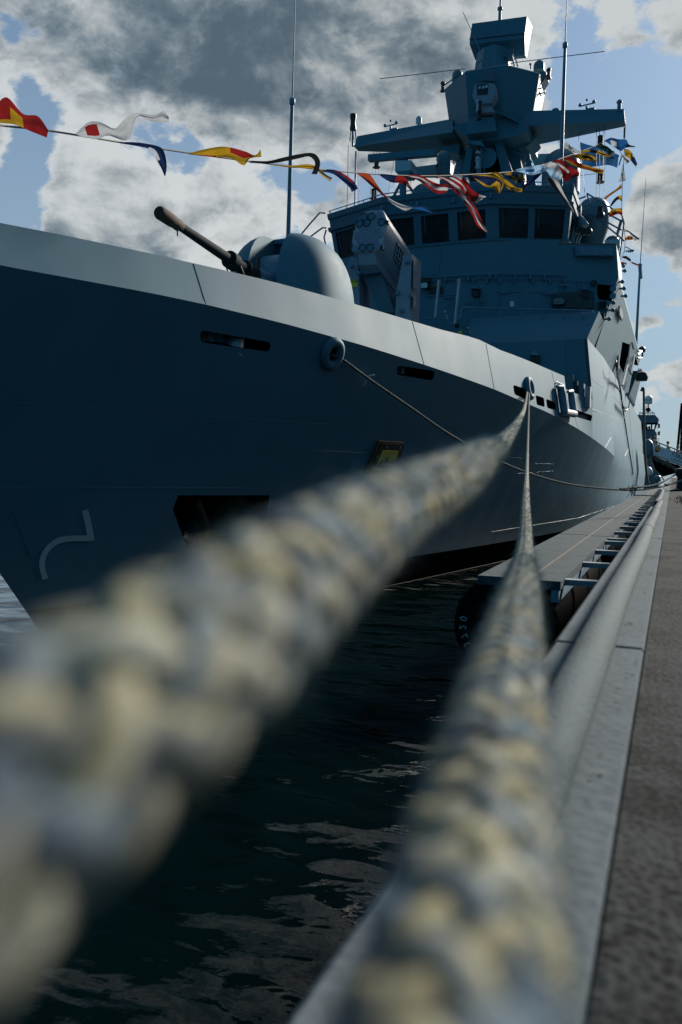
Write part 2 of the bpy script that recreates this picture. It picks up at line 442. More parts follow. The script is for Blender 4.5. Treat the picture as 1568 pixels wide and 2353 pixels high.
# weld seams, panel joints, draught marks: laid on the shell
def hull_line(px, r=.006, off=.002, mat='mark', name='weld_seam', step=14, smooth=True):
    pts = []
    for (x0, y0), (x1, y1) in zip(px, px[1:]):
        k = max(1, int(math.hypot(x1-x0, y1-y0)/step))
        pts += [(lerp(x0, x1, i/k), lerp(y0, y1, i/k)) for i in range(k)]
    pts.append(px[-1])
    pp = []
    for x, y in pts:
        loc, nor, i, d = ZSEAM.ray_cast(CAM, ray(x, y).normalized())
        if loc is None: continue
        if nor.dot(ray(x, y)) > 0: nor = -nor
        if pp and (loc-pp[-1]).length > 6: continue
        pp.append(loc + nor*off)
    if len(pp) > 1: MB().tube(pp, r, 4).build(name, M[mat], ship)
M['seam'] = paint('weld_bead_paint', (.095, .21, .245), .4, .2, 3)
for px in ([(0, 922), (150, 931), (400, 951), (760, 975)], [(4, 1120), (300, 1121), (560, 1121)], [(720, 1035), (860, 1041)],
           [(955, 1047), (1010, 1049)], [(1040, 1040), (1200, 1053)], [(1190, 1088), (1270, 1082)], [(1060, 1050), (1120, 1052)],
           [(0, 1112), (25, 1165), (72, 1280)], [(1130, 1222), (1330, 1190), (1450, 1150)], [(1230, 1065), (1272, 1066)]):
    hull_line(px, .005 if px[0][0] < 1000 else .0028, .0005, 'seam')
hull_line([(880, 1349), (1011, 1321), (1162, 1288)], .005, .004, 'line', 'waterline_scum')
for px in ([(445, 606), (474, 701)], [(948, 739), (975, 838)], [(1117, 790), (1136, 894)], [(1268, 855), (1277, 893)], [(1277, 893), (1285, 962)], [(1318, 947), (1329, 985)],
           [(1361, 940), (1420, 962), (1470, 985)], [(1360, 870), (1410, 912), (1455, 960)]):
    hull_line(px, .006, .0005, 'pipe', 'panel_joint')
def hull_ribbon(px, wpx, name, mat, off=.006):
    c = catmull([(x, y, 0) for x, y in px], 6); mb = MB(); L = []; Rr = []
    for i, p in enumerate(c):
        d = (c[min(i+1, len(c)-1)] - c[max(i-1, 0)]).normalized(); nn = V((-d.y, d.x, 0))*wpx/2
        L.append(onH(p.x+nn.x, p.y+nn.y, off)[0]); Rr.append(onH(p.x-nn.x, p.y-nn.y, off)[0])
    mb.loft([[a, b] for a, b in zip(L, Rr)], False, False)
    mb.build(name, M[mat], ship, recalc=False)
# bulb symbol on the bow
hull_ribbon([(195, 1172), (203, 1205), (210, 1242)], 15, 'bow_mark', 'mark')
hull_ribbon([(207, 1237), (165, 1237), (135, 1242), (112, 1258), (99, 1280), (97, 1302), (104, 1330)], 13, 'bow_mark', 'mark', .0075)
for px in ([(1390, 1030), (1404, 1005)], [(1436, 1048), (1446, 1028)]): hull_ribbon(px, 3, 'draught_mark', 'mark')
# warning plate framed in timber on the shell
def hull_plate(px, off, thick, name, mat):
    pts = [onH(x, y) for x, y in px]; n = sum((q for _, q in pts), V((0, 0, 0))).normalized()
    return MB().prism([p + n*off for p, _ in pts], n*thick).build(name, M[mat], ship)
hull_plate([z7(487, 722), z7(645, 733), z7(590, 930), z7(395, 930)], .0, .07, 'plate_frame', 'orange_brown')
hull_plate([z7(497, 735), z7(636, 742), z7(582, 930), z7(420, 930)], .072, .02, 'plate_backing', 'black')
hull_plate([z7(500, 777), z7(602, 780), z7(560, 905), z7(445, 900)], .094, .008, 'warning_plate', 'yellow')
hull_plate([z7(470, 862), z7(500, 835), z7(497, 862), z7(530, 815), z7(535, 850), z7(585, 835), z7(562, 890), z7(452, 890)], .104, .004, 'warning_pictogram', 'black')
for q in (z7(525, 757), z7(610, 760), z7(467, 818)):
    p, n = onH(*q, .1); MB().lathe(p - n*.02, [(.03, 0), (.03, .03)], n, 10).build('plate_bolt', M['steel'], ship)

# boarding rub guard: two cushioned uprights and a bottom roller, with a thin frame above
def hp(x, y, off): return onH(*z6(x, y), off)[0]
MB().tube([hp(370, 785, .1), hp(395, 790, .14), hp(415, 900, .14), hp(445, 1110, .14)], [.06, .12, .13, .12], 12).build('rub_guard', M['pipe'], ship, 50)
MB().tube([hp(503, 845, .1), hp(525, 848, .14), hp(540, 960, .14), hp(560, 1110, .14)], [.05, .11, .12, .11], 12).build('rub_guard', M['pipe'], ship, 50)
MB().tube([hp(440, 1105, .14), hp(570, 1128, .14)], .12, 12).build('rub_guard', M['launcher'], ship, 50)
MB().tube([hp(378, 780, .03), hp(385, 720, .03), hp(395, 716, .03), hp(485, 758, .03)], .016, 6).build('guard_frame', M['pipe'], ship)

# ------------------------------------------------------------------ superstructure
z7b = zoomer(1650, 1000, 1.8447); z2 = zoomer(1200, 750, 1.0248); z4 = zoomer(2000, 1200, 2.148)
ZD = zd(8)-1.0
AF = 31.03
# lower front tier: lower plate, fold, upper plate leaning aft
def tier(sg):
    X = lambda h: CL + sg*h
    mb = MB()
    a, b = 1.62, 6.13
    rings = []
    for (z, y, bo) in ((ZD-.4, AF, 6.36), (5.78, AF, 6.34), (8.0, AF, 6.125), (9.1, AF+.62, 6.47)):
        rings.append([V((X(a), y, z)), V((X(bo), y, z)), V((X(bo+.0), 36.0, z)), V((X(a), 36.0, z))])
    return mb.loft(rings)
sup = tier(1).build('superstructure_front', M['paint'], ship)
tier(-1).build('superstructure_front', M['paint'], ship)
# upper tier under the bridge, sides flared to the wing knuckle
def facetY(x, y0): return y0 + max(0, abs(x-CL)-2.25)*.375
def tier_b(z, half, y0, back):
    xs = [-half, -2.25, 2.25, half]
    return [V((CL+x, facetY(CL+x, y0), z)) for x in xs] + [V((CL+half, back, z)), V((CL-half, back, z))]
mb = MB()
mb.loft([tier_b(ZD-.3, 6.1, 32.3, 58), tier_b(8.0, 6.18, 32.3, 58), tier_b(10.86, 6.95, 32.3, 58), tier_b(11.0, 6.94, 32.3, 58)])
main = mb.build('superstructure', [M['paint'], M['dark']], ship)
# dark boat bays cut into the flared side
def onSide(px, py):
    p0 = V((CL+6.18, 34, 8.0)); n = V((1, 0, -.77/2.86)).normalized(); d = ray(px, py)
    return CAM + d*((p0-CAM).dot(n)/d.dot(n)), n
cs = []
for poly in ([z6(1225, 212), z6(1330, 250), z6(1240, 600), z6(1185, 495)], [z6(1390, 380), z6(1450, 610), z6(1375, 1000), z6(1300, 860)]):
    pts = [onSide(*q) for q in poly]
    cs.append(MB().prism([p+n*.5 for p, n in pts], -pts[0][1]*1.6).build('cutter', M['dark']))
# aft block of the flared side
mb = MB(); mb.loft([[V((CL-h, 57.9, z)), V((CL+h, 57.9, z)), V((CL+h, b, z)), V((CL-h, b, z))] for h, z, b in ((6.1, 5.0, 68), (6.18, 8.0, 67), (6.86, 10.05, 62.5))]); mb.build('superstructure', M['paint'], ship)
# searchlight recess in the wing front
z7pts = [z7b(1390, 225), z7b(1515, 228), z7b(1518, 300), z7b(1500, 378), z7b(1480, 345), z7b(1395, 340), z7b(1382, 300), z7b(1382, 240)]
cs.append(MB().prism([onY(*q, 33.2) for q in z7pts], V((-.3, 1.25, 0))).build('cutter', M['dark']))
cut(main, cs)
mb = MB(); mb.loft([[V((CL+x, facetY(CL+x, 32.306), z)) for x in (-4.75, -2.25, 2.25, 4.75)] + [V((CL+4.75, 40, z)), V((CL-4.75, 40, z))] for z in (10.9, 12.29)])
mb.build('superstructure', M['paint'], ship)
# bulwarks of the two bridge wings
def wing(sg):
    mb = MB(); pts = []
    for (h, z) in ((4.6, 11.0), (6.94, 11.0), (6.83, 12.12), (4.6, 12.12)): pts.append(V((CL+sg*h, facetY(CL+sg*h, 32.3), z)))
    mb.prism(pts, V((0, .06, 0)))
    mb.hexa([V((CL+sg*6.94, 34.15, 11)), V((CL+sg*6.88, 34.15, 11)), V((CL+sg*6.88, 37.5, 11)), V((CL+sg*6.94, 37.5, 11)), V((CL+sg*6.83, 34.12, 12.12)), V((CL+sg*6.77, 34.12, 12.12)), V((CL+sg*6.77, 37.5, 12.12)), V((CL+sg*6.83, 37.5, 12.12))])
    o = mb.build('wing_bulwark', M['paint'], ship)
    MB().tube([V((CL+sg*4.7, facetY(CL+sg*4.7, 32.33), 12.14)), V((CL+sg*6.8, facetY(CL+sg*6.8, 32.33), 12.14)), V((CL+sg*6.8, 37.5, 12.14))], .04, 6).build('wing_rail', M['orange_brown'], ship)
wing(1); wing(-1)
# wind deflector box on the port wing front
qs = [onY(*z2(1118, 250), 33.55), onY(*z2(1278, 252), 33.95), onY(*z2(1283, 290), 33.95), onY(*z2(1124, 288), 33.55)]
mb = MB(); mb.prism(qs, V((.12, -.30, .0))); mb.build('deflector_box', M['paint'], ship)
c_ = sum(qs, V((0, 0, 0)))/4
mb = MB(); mb.prism([c_ + (q-c_)*.86 + V((.13, -.305, 0)) for q in qs], V((.004, -.012, 0))); mb.build('deflector_panel', M['pipe'], ship)

# ------------------------------------------------------------------ bridge
def facet_ring(z, y0, half, sw, yb):
    xs = [-half, -2.25, 2.25, half]
    return [V((CL+x, y0+max(0, abs(x)-2.25)*sw, z)) for x in xs] + [V((CL+half, yb, z)), V((CL-half, yb, z))]
B0 = facet_ring(12.28, 32.35, 5.0, .44, 40); B1 = facet_ring(14.05, 31.85, 5.2, .44, 40.5)
mb = MB(); wins = []
def wall(p00, p10, p11, p01, ws, dep=.10):
    """wall quad with window holes and reveals; ws = (s0,s1,t0,t1)"""
    P = lambda s, t: (p00*(1-s)+p10*s)*(1-t) + (p01*(1-s)+p11*s)*t
    n = (p10-p00).cross(p01-p00).normalized()
    if n.y > 0: n = -n
    ss = sorted({0, 1, *[w[0] for w in ws], *[w[1] for w in ws]}); ts = sorted({0, 1, *[w[2] for w in ws], *[w[3] for w in ws]})
    for a, b in zip(ss, ss[1:]):
        for c, d in zip(ts, ts[1:]):
            if any(w[0] <= a and b <= w[1] and w[2] <= c and d <= w[3] for w in ws): continue
            mb.face([P(a, c), P(b, c), P(b, d), P(a, d)])
    for a, b, c, d in ws:
        q = [P(a, c), P(b, c), P(b, d), P(a, d)]; k = [p - n*dep for p in q]
        for i in range(4): mb.face([q[i], q[(i+1) % 4], k[(i+1) % 4], k[i]])
        wins.append((k, q, n))
cw = [(.03, .285, .05, .64), (.355, .61, .05, .64), (.69, .945, .05, .64)]
wall(B0[1], B0[2], B1[2], B1[1], cw)
pw = [(.09, .47, .05, .66), (.55, .93, .05, .66)]
wall(B0[2], B0[3], B1[3], B1[2], pw)
wall(B0[0], B0[1], B1[1], B1[0], [(1-b, 1-a, c, d) for a, b, c, d in pw])
wall(B0[3], B0[4], B1[4], B1[3], [(.05, .25, .05, .66), (.3, .5, .05, .66)])
wall(B0[5], B0[0], B1[0], B1[5], [(.75, .95, .05, .66), (.5, .7, .05, .66)])
mb.face(B1); mb.face([B0[4], B0[5], B1[5], B1[4]]); mb.face([p + V((0, 0, .0)) for p in B0])
bridge = mb.build('bridge', M['paint'], ship, recalc=False)
for k, q, n in wins:
    w = MB(); c_ = sum(k, V((0, 0, 0)))/4
    w.prism([c_+(p-c_)*1.005 + n*.012 for p in k], -n*.02); o = w.build('bridge_window', M['glass'], ship)
    f = MB(); inn = [c_+(p-c_)*.93 + n*.035 for p in k]; out = [c_+(p-c_)*1.0 + n*.035 for p in k]
    for i in range(4): f.hexa([out[i]-n*.03, out[(i+1) % 4]-n*.03, inn[(i+1) % 4]-n*.03, inn[i]-n*.03, out[i], out[(i+1) % 4], inn[(i+1) % 4], inn[i]])
    f.build('window_frame', M['black'], o)
    wp = MB(); wp.tube([lerp(k[3], k[2], .12)+n*.06, lerp(lerp(k[3], k[2], .14), lerp(k[0], k[1], .14), .62)+n*.05], .014, 5); wp.build('wiper', M['pipe'], o)
# sill rail, gutter rails, roof coaming
def along(t, a, b, off): 
    return [a[i]*(1-t)+b[i]*t + off for i in range(len(a))]
def rim(t0, t1, out, name, idx=(5, 0, 1, 2, 3, 4)):
    m_ = MB(); A = [lerp(B0[i], B1[i], t0) for i in idx]; Bq = [lerp(B0[i], B1[i], t1) for i in idx]
    cen = V((CL, 37, 0))
    def push(p): d = V((p.x-cen.x, (p.y-cen.y)*1.3, 0)).normalized(); return p + d*out
    A2 = [push(p) for p in A]; B2 = [push(p) for p in Bq]
    for i in range(len(A)-1):
        m_.hexa([A[i], A[i+1], A2[i+1], A2[i], Bq[i], Bq[i+1], B2[i+1], B2[i]])
    return m_.build(name, M['paint'], ship)
rim(-.02, .03, .10, 'sill_ledge'); rim(.72, .80, .13, 'gutter'); rim(.995, 1.12, .06, 'roof_coaming')
rt = facet_ring(14.42, 31.85, 5.2, .44, 40)
MB().tube([rt[5], rt[0], rt[1], rt[2], rt[3], rt[4]], .022, 6).build('roof_rail', M['pipe'], ship)
for i in range(5):
    for t in (0.0, .33, .66):
        idx = (5, 0, 1, 2, 3, 4); p = lerp(rt[idx[i]], rt[idx[i+1]], t)
        MB().tube([p, p - V((0, 0, .36))], .016, 5).build('rail_stanchion', M['pipe'], ship)
# hooks and eyes along the gutter
for i in range(13):
    t = i/12; a = lerp(B0[1], B1[1], .88); b = lerp(B0[2], B1[2], .88)
    p = lerp(a, b, t) + V((0, -.08, 0)) if i % 4 == 0 else None
    if p: MB().obox(p, (.05, 0, 0), (0, .06, 0), (0, 0, .1)).build('eye_bracket', M['pipe'], ship)
# grab frames at the starboard corner of the roof
for a in ([(748, 490), (735, 489), (712, 515), (684, 549)], [(750, 524), (742, 523), (712, 545), (706, 553)], [(750, 528), (745, 545), (752, 580), (756, 600)]):
    MB().tube([onY(x, y, 33.6) for x, y in a], .035, 6).build('grab_frame', M['pipe'], ship)

# ------------------------------------------------------------------ fittings on the front
def front_tube(px, Y, r, name='pipe_run', mat='pipe', n=6):
    MB().tube([onY(*q, Y) if not callable(Y) else onY(*q, Y(q)) for q in px], r, n).build(name, M[mat], ship, 50)
def onFront(px, py, off=.0, y0=32.3):
    Y = y0
    for _ in range(6): p = onY(px, py, Y); Y = facetY(p.x, y0) - off
    return onY(px, py, Y)
def fpath(px, off, r, name='pipe_run', mat='pipe'):
    MB().tube([onFront(*z7b(*q), off) for q in px], r, 6).build(name, M[mat], ship, 50)
fpath([(0, 208), (140, 200), (420, 185), (575, 177), (620, 176), (760, 176), (1000, 180), (1120, 182), (1127, 205)], .14, .035)
fpath([(130, 228), (400, 214), (600, 210), (900, 215), (1140, 220), (1370, 237)], .1, .018)
for x, y in ((250, 196), (420, 186), (575, 178), (620, 177), (765, 177), (875, 178), (980, 180)):
    p = onFront(*z7b(x, y), .06); MB().obox(p - V((0, 0, .1)), (.03, 0, 0), (0, .1, 0), (0, 0, .12)).build('pipe_bracket', M['pipe'], ship)
for x in (330, 455, 555, 650, 755, 890, 1020, 1125): 
    p = onFront(*z7b(x, 222), .08); MB().obox(p - V((0, 0, .05)), (.025, 0, 0), (0, .06, 0), (0, 0, .09)).build('pipe_bracket', M['pipe'], ship)
for seg in ([(612, 306), (812, 310)], [(862, 311), (1065, 316)], [(105, 345), (330, 331)], [(380, 396), (470, 393), (472, 418)], [(897, 350), (898, 425)]): fpath(seg, .03, .016, 'ledge_strip')
fpath([(1098, 250), (1098, 305)], .06, .03); fpath([(1135, 225), (1138, 305)], .06, .03); fpath([(1090, 262), (1155, 260)], .1, .045)
fpath([(1222, 226), (1222, 300)], .05, .03); fpath([(640, 330), (645, 420)], .05, .02); fpath([(300, 350), (303, 425)], .05, .02)
for x, y, w in ((683, 318, 36), (1002, 327, 36), (265, 354, 34)):
    fpath([(x-w, y+3), (x-w+14, y-4), (x+w, y-3)], .09, .03, 'door_handle_bar')
# low door panels, round blanks and cover plates on the front
for (a, b, c, d) in ((5, 2, 213, 186),):
    q = [onFront(*z7b(a, b), .012), onFront(*z7b(c, b), .012), onFront(*z7b(c-20, d), .012), onFront(*z7b(a, d+14), .012)]
    MB().prism(q, V((0, -.008, 0))).build('cover_panel', M['paint'], ship)
for x, y in ((150, 8), (163, 35), (150, 170), (255, 414), (683, 402), (995, 418)):
    p = onFront(*z7b(x, y), .0); MB().lathe(p + V((0, .01, 0)), [(.09, 0), (.09, .035), (.05, .045)], (0, -1, 0), 14).build('round_blank', M['paint'], ship, 40)
q = [onFront(*z7b(x, y), .02) for x, y in ((650, 318), (790, 318), (790, 426), (650, 426))]; MB().prism(q, V((0, -.015, 0))).build('access_door', M['paint'], ship)
q = [onFront(*z7b(x, y), .03) for x, y in ((720, 378), (750, 378), (752, 416), (722, 416))]; MB().prism(q, V((0, -.006, 0))).build('notice_sheet', M['white'], ship)
for i in range(4):
    q = [onFront(*z7b(x, y), .0375) for x, y in ((724, 384+i*7), (742-3*i, 384+i*7), (742-3*i, 386+i*7), (724, 386+i*7))]; MB().prism(q, V((0, -.002, 0))).build('notice_line', M['mark'], ship)
# pyramid hoods
def hood(base, apex, yoff, fn):
    p = [fn(*q) for q in base]; a = fn(*apex)
    m_ = MB(); l_, r_ = p[0], p[1]; fl, fr = l_ + V((.02, -yoff, -.02)), r_ + V((-.02, -yoff, -.02))
    m_.add([l_, r_, fr, fl, a], [(0, 1, 2, 3), (3, 2, 4), (0, 3, 4), (1, 4, 2), (0, 4, 1)])
    m_.build('vent_hood', M['paint'], ship)
    b = MB(); c_ = (l_+r_)/2; b.obox(c_ + V((0, -.12, -.16)), ((r_-l_)*.4), (0, .1, 0), (0, 0, .14)); b.build('vent_grille', M['black'], ship)
hood([z7b(442, 292), z7b(510, 296)], z7b(475, 250), .35, lambda x, y: onFront(x, y))
hood([z7b(1252, 298), z7b(1312, 304)], z7b(1278, 258), .30, lambda x, y: onFront(x, y))
hood([z7b(872, 778), z7b(950, 782)], z7b(906, 730), .30, lambda x, y: onY(x, y, AF))
# tarpaulin, floodlights, plates
m_ = MB(); g = [[onFront(*z7b(lerp(1035, 1342, i/14), lerp(lerp(318, 306, i/14), lerp(432, 440, i/14), j/7)), .10+.04*noise.noise(V((i*.7, j*.9, 2)))) for i in range(15)] for j in range(8)]
m_.loft(g, False, False); m_.build('tarpaulin', M['tarp'], ship, 60, recalc=False, solid=.02)
def flood(cx, cy, w, h, off, lens):
    c_ = onFront(*z7b(cx, cy), off); r_ = onFront(*z7b(cx+w, cy), off); hw = (r_-c_).length; hh = hw*h/w
    ex = V((1, .1, 0)).normalized(); 
    m_ = MB(); pts = roundpoly([(-1, -1), (1, -1), (1, 1), (-1, 1)], .3)
    m_.prism([c_ + ex*x*hw*1.12 + V((0, 0, y*hh*1.12)) for x, y in pts], V((0, .16, 0))); o = m_.build('floodlight', M['black'], ship)
    m_ = MB(); m_.prism([c_ + ex*x*hw*.9 + V((0, -.012, y*hh*.86)) for x, y in pts], V((0, .016, 0))); m_.build('lens', M['lamp'], o)
    if lens:
        for i in range(1, 8):
            x = -.9+1.8*i/8; g_ = MB(); g_.obox(c_ + ex*x*hw + V((0, -.02, 0)), ex*.008, (0, .006, 0), (0, 0, hh*.86)); g_.build('lens_bar', M['black'], o)
        for j in (-.45, 0, .45): MB().obox(c_ + V((0, -.024, j*hh)), ex*hw*.9, (0, .006, 0), (0, 0, .008)).build('lens_bar', M['black'], o)
flood(1081, 378, 42, 24, .3, True); flood(88, 262, 26, 21, .3, False)
q = [onFront(*z7b(x, y), .3) for x, y in ((50, 205), (132, 205), (132, 235), (50, 240))]; MB().prism(q, V((0, .2, 0))).build('lamp_hood', M['black'], ship)
q = [onFront(*z7b(x, y), .05) for x, y in ((125, 270), (228, 268), (226, 320), (123, 324))]; MB().prism(q, V((0, -.03, 0))).build('plaque_board', M['orange_brown'], ship)
q = [onFront(*z7b(x, y), .085) for x, y in ((131, 276), (222, 274), (220, 315), (129, 318))]; MB().prism(q, V((0, -.005, 0))).build('plaque_face', M['black'], ship)
# horn-shaped lamp, pair of pale poles
p = onFront(*z7b(513, 380), .5); MB().lathe(p + V((0, .25, .12)), [(.06, 0), (.09, .1), (.10, .26), (.12, .30)], (0, -.85, -.5), 14).build('signal_lamp', M['steel'], ship, 40)
front_tube([z7b(200, 222), z7b(172, 495)], 29.5, [.065, .05], 'pale_post', 'steel'); front_tube([z7b(350, 215), z7b(316, 545)], 29.0, [.065, .05], 'pale_post', 'steel')
# top rail of the lower tier and its stanchions
front_tube([z7b(0, 512), z7b(130, 506), z7b(240, 510), z7b(262, 525), z7b(330, 570), z7b(400, 605), z7b(470, 650)], 30.2, .03, 'hand_rail')
front_tube([z7b(325, 515), z7b(350, 512), z7b(362, 490), z7b(366, 445), z7b(380, 428), z7b(430, 430)], 31.4, .06, 'pipe_run')
front_tube([z7b(430, 428), z7b(650, 431), z7b(900, 438), z7b(1190, 444), z7b(1335, 450)], 31.5, .035, 'hand_rail')
for x in (405, 535, 652, 810, 962, 1115, 1262):
    y = interp([(400, 428), (900, 438), (1335, 450)], x); p = onY(*z7b(x, y), 31.5)
    MB().tube([p + V((0, 0, .05)), p, p - V((0, 0, .24)), p + V((0, -.07, -.30))], .022, 6).build('rail_hook', M['pipe'], ship)
for x, y in ((265, 530), (295, 545), (325, 562), (365, 590), (395, 608), (430, 628), (133, 506)):
    p = onY(*z7b(x, y), 30.2); MB().tube([p + V((0, 0, .06)), p - V((0, 0, .35))], .022, 6).build('rail_hook', M['pipe'], ship)
for x, y, k in ((355, 615, 'yellow'), (330, 556, 'red')):
    p = onY(*z7b(x, y), 30.15); MB().ball(p, .09, 10).build('valve_wheel', M['yellow' if k == 'yellow' else 'canvas_brown'], ship, 60)
for x, y in ((243, 460), (415, 580)):
    p = onY(*z7b(x, y), 30.2); MB().tube([p, onY(*z7b(x+20, y+50), 30.2)], .03, 6).build('vent_pipe', M['steel'], ship); MB().ball(p, .07, 8).build('vent_cap', M['steel'], ship, 60)
# louvre boxes in the notch beside the lower tier, lamps on the port edge
for (x0, y0, x1, y1) in ((1370, 380, 1440, 435), (1385, 470, 1420, 510)):
    a = onFront(*z7b(x0, y0), .06); b = onFront(*z7b(x1, y1), .06); hw = (b.x-a.x)/2; hh = (a.z-b.z)/2; c_ = (a+b)/2
    m_ = MB(); m_.obox(c_, (hw, .1*hw, 0), (0, .1, 0), (0, 0, hh)); o = m_.build('louvre_box', M['paint_dark'], ship)
    for i in range(6): MB().obox(c_ + V((0, -.11, -hh*.8+i*hh*.32)), (hw*.85, .08*hw, 0), (0, .03, .02), (0, 0, hh*.06)).build('louvre_slat', M['black'], o)
for i, q in enumerate(((1535, 235), (1548, 285), (1560, 340), (1470, 390), (1466, 445), (1438, 510), (1555, 155), (1545, 120))):
    x, y = z7b(*q); p = onY(x, y, 33.9 if i in (3, 4, 5) else 34.6+.6*i)
    MB().tube([p - V((.12, 0, 0)), p + V((.06, 0, 0))], .04, 6).ball(p + V((.08, 0, 0)), .085, 10).build('side_lamp', M['pipe'], ship, 50)
p = onFront(*z7b(1455, 295), -.25); m_ = MB()
for k in (-.28, 0, .25): m_.lathe(p + V((.15, -.05, k)), [(.03, 0), (.12, .02), (.13, .12), (.04, .15)], (0, -1, 0), 12)
m_.build('search_lamp', M['pipe'], ship, 40)
p = onFront(*z7b(1342, 245), .12); MB().lathe(p, [(.12, -.06), (.13, 0), (.12, .06)], (0, 1, 0), 14).build('reel', M['black'], ship, 40)
q = onSide(*z6(1150, 470)); MB().obox(q[0] + q[1]*.08, (.05, 0, .02), (0, .3, 0), (0, 0, .35)).build('side_lamp_box', M['pipe'], ship)
q = [onSide(*z7b(x, y))[0] + V((.06, 0, 0)) for x, y in ((1512, 412), (1530, 440), (1542, 500), (1530, 525), (1508, 480), (1505, 440))]
MB().prism(q, V((.05, 0, 0))).build('crest_frame', M['black'], ship)
c_ = sum(q, V((0, 0, 0)))/6; MB().prism([c_ + (p_-c_)*.8 + V((.055, 0, 0)) for p_ in q], V((.01, 0, 0))).build('crest_board', M['mark'], ship)
# low boxes and gear behind the stepped bulwark
for i, (x0, x1, y0, y1, mt) in enumerate(((500, 615, 640, 800, 'paint_dark'), (615, 670, 715, 810, 'black'), (690, 750, 745, 850, 'paint_dark'), (770, 830, 780, 900, 'launcher'))):
    a = onY(*z6(x0, y0), 30.3); b = onY(*z6(x1, y1), 30.3); MB().box(a.x, b.x, 30.0, 30.5, b.z-.4, a.z).build('deck_locker', M[mt], ship)
# rear tower and funnel masses behind the mast
mb = MB(); mb.loft([[V((CL-3, 50, 11)), V((CL+3, 50, 11)), V((CL+3, 60, 11)), V((CL-3, 60, 11))], [V((CL-1.8, 52, 15.5)), V((CL+1.8, 52, 15.5)), V((CL+1.8, 58, 15.5)), V((CL-1.8, 58, 15.5))]])
mb.build('funnel', M['paint'], ship)
mb = MB(); mb.box(CL-5.2, CL+5.2, 58, 80, 5, 9.5); mb.build('hangar', M['paint'], ship)
mb = MB(); mb.box(CL-6.2, CL+6.2, 31.5, 91, 5.5, 5.7); mb.build('main_deck', M['paint_dark'], ship)
# ------------------------------------------------------------------ gun
GY, GX = 19.3, CL-.25
mb = MB(); N = 40; rings = []
zb_ = ZD
def sq(a, e):
    c_, s_ = math.cos(a), math.sin(a)
    return (abs(c_)**e*(1 if c_ >= 0 else -1), abs(s_)**e*(1 if s_ >= 0 else -1))
H_ = 9.02-zb_
for k in range(15):
    if k == 0: r, h = 1.0, 0
    else:
        a = math.pi/2*(k-1)/13; r = max(math.cos(a), 1e-3)**.55; h = lerp(.42, 1, math.sin(a)**.85)
    rings.append([V((GX + 1.55*r*sq(2*math.pi*i/N, .78)[0], GY + (1.75 if math.sin(2*math.pi*i/N) < 0 else 1.95)*r*sq(2*math.pi*i/N, .78)[1], zb_ + H_*h)) for i in range(N)])
mb.loft(rings)
gun = mb.build('gun_turret', [M['turret'], M['turret']], ship, 50)
prof = [(GY-3, 5), (GY-3, 12), (GY-.2, 12)] + [(GY-.2+.35*math.cos(a)-.0, 8.35+.55*math.sin(a)) for a in [math.pi/2*(1-i/6) for i in range(7)]] + [(GY+.15, 5)]
ct = MB(); ct.prism([V((GX-.42, y, z)) for y, z in prof], V((.84, 0, 0))); ct = ct.build('cutter', M['turret'])
cut(gun, [ct]); gun.data.polygons.foreach_set('use_smooth', [True]*len(gun.data.polygons)); gun.data.set_sharp_from_angle(angle=math.radians(40))
BZ = 7.62; MZ = onX(365, 487, GX)
d = (MZ - V((GX, 17.4, BZ))).normalized(); P0 = V((GX, 17.4, BZ))
MB().lathe((GX-.41, GY-.55, BZ+.12), [(.72, 0), (.74, .03), (.74, .79), (.72, .82)], (1, 0, 0), 26).build('gun_cradle', M['pipe'], gun, 40)
MB().tube([P0 + d*.1, P0 - d*2.0], [.22, .40], 18).build('recoil_sleeve', M['pipe'], gun, 50)
Lb = (MZ-P0).length
br = MB(); br.tube([P0 - d*.3, P0 + d*.5, P0 + d*.5001, P0 + d*.62, P0 + d*.6201, P0+d*1.05, P0+d*1.0501, P0+d*1.3, P0+d*1.3001, P0 + d*2.2, P0 + d*(Lb-.55)],
   [.18, .17, .21, .21, .145, .14, .20, .20, .115, .105, .085], 18); br.build('gun_barrel', M['barrel'], gun, 40)
br = MB(); br.tube([P0 + d*(Lb-.78), P0 + d*(Lb-.7), P0 + d*(Lb-.55), P0 + d*(Lb-.45), P0 + d*(Lb-.05), P0 + d*Lb], [.09, .12, .115, .13, .135, .115], 14); o = br.build('muzzle_cover', M['canvas_brown'], gun, 50)
MB().tube([P0 + d*(Lb-.62) + V((0, 0, .08)), P0 + d*(Lb-.62) + V((.03, 0, -.24))], .02, 5).build('cover_lashing', M['pipe'], gun)
for s_ in (-.19, .19): MB().tube([P0 + d*.55 + V((s_, 0, -.1)), P0 + d*.75 + V((s_, 0, -.42)), P0 + d*1.1 + V((s_, 0, -.1))], .018, 5).build('hydraulic_hose', M['black'], gun)
MB().tube([P0 + d*.15 + V((.12, 0, .1)), P0 + d*.15 + V((.14, 0, .42))], .045, 8).build('sight_post', M['black'], gun)

# ------------------------------------------------------------------ missile launcher
z6b = zoomer(1280, 800, 3.136); LY = 25.6
root = MB()
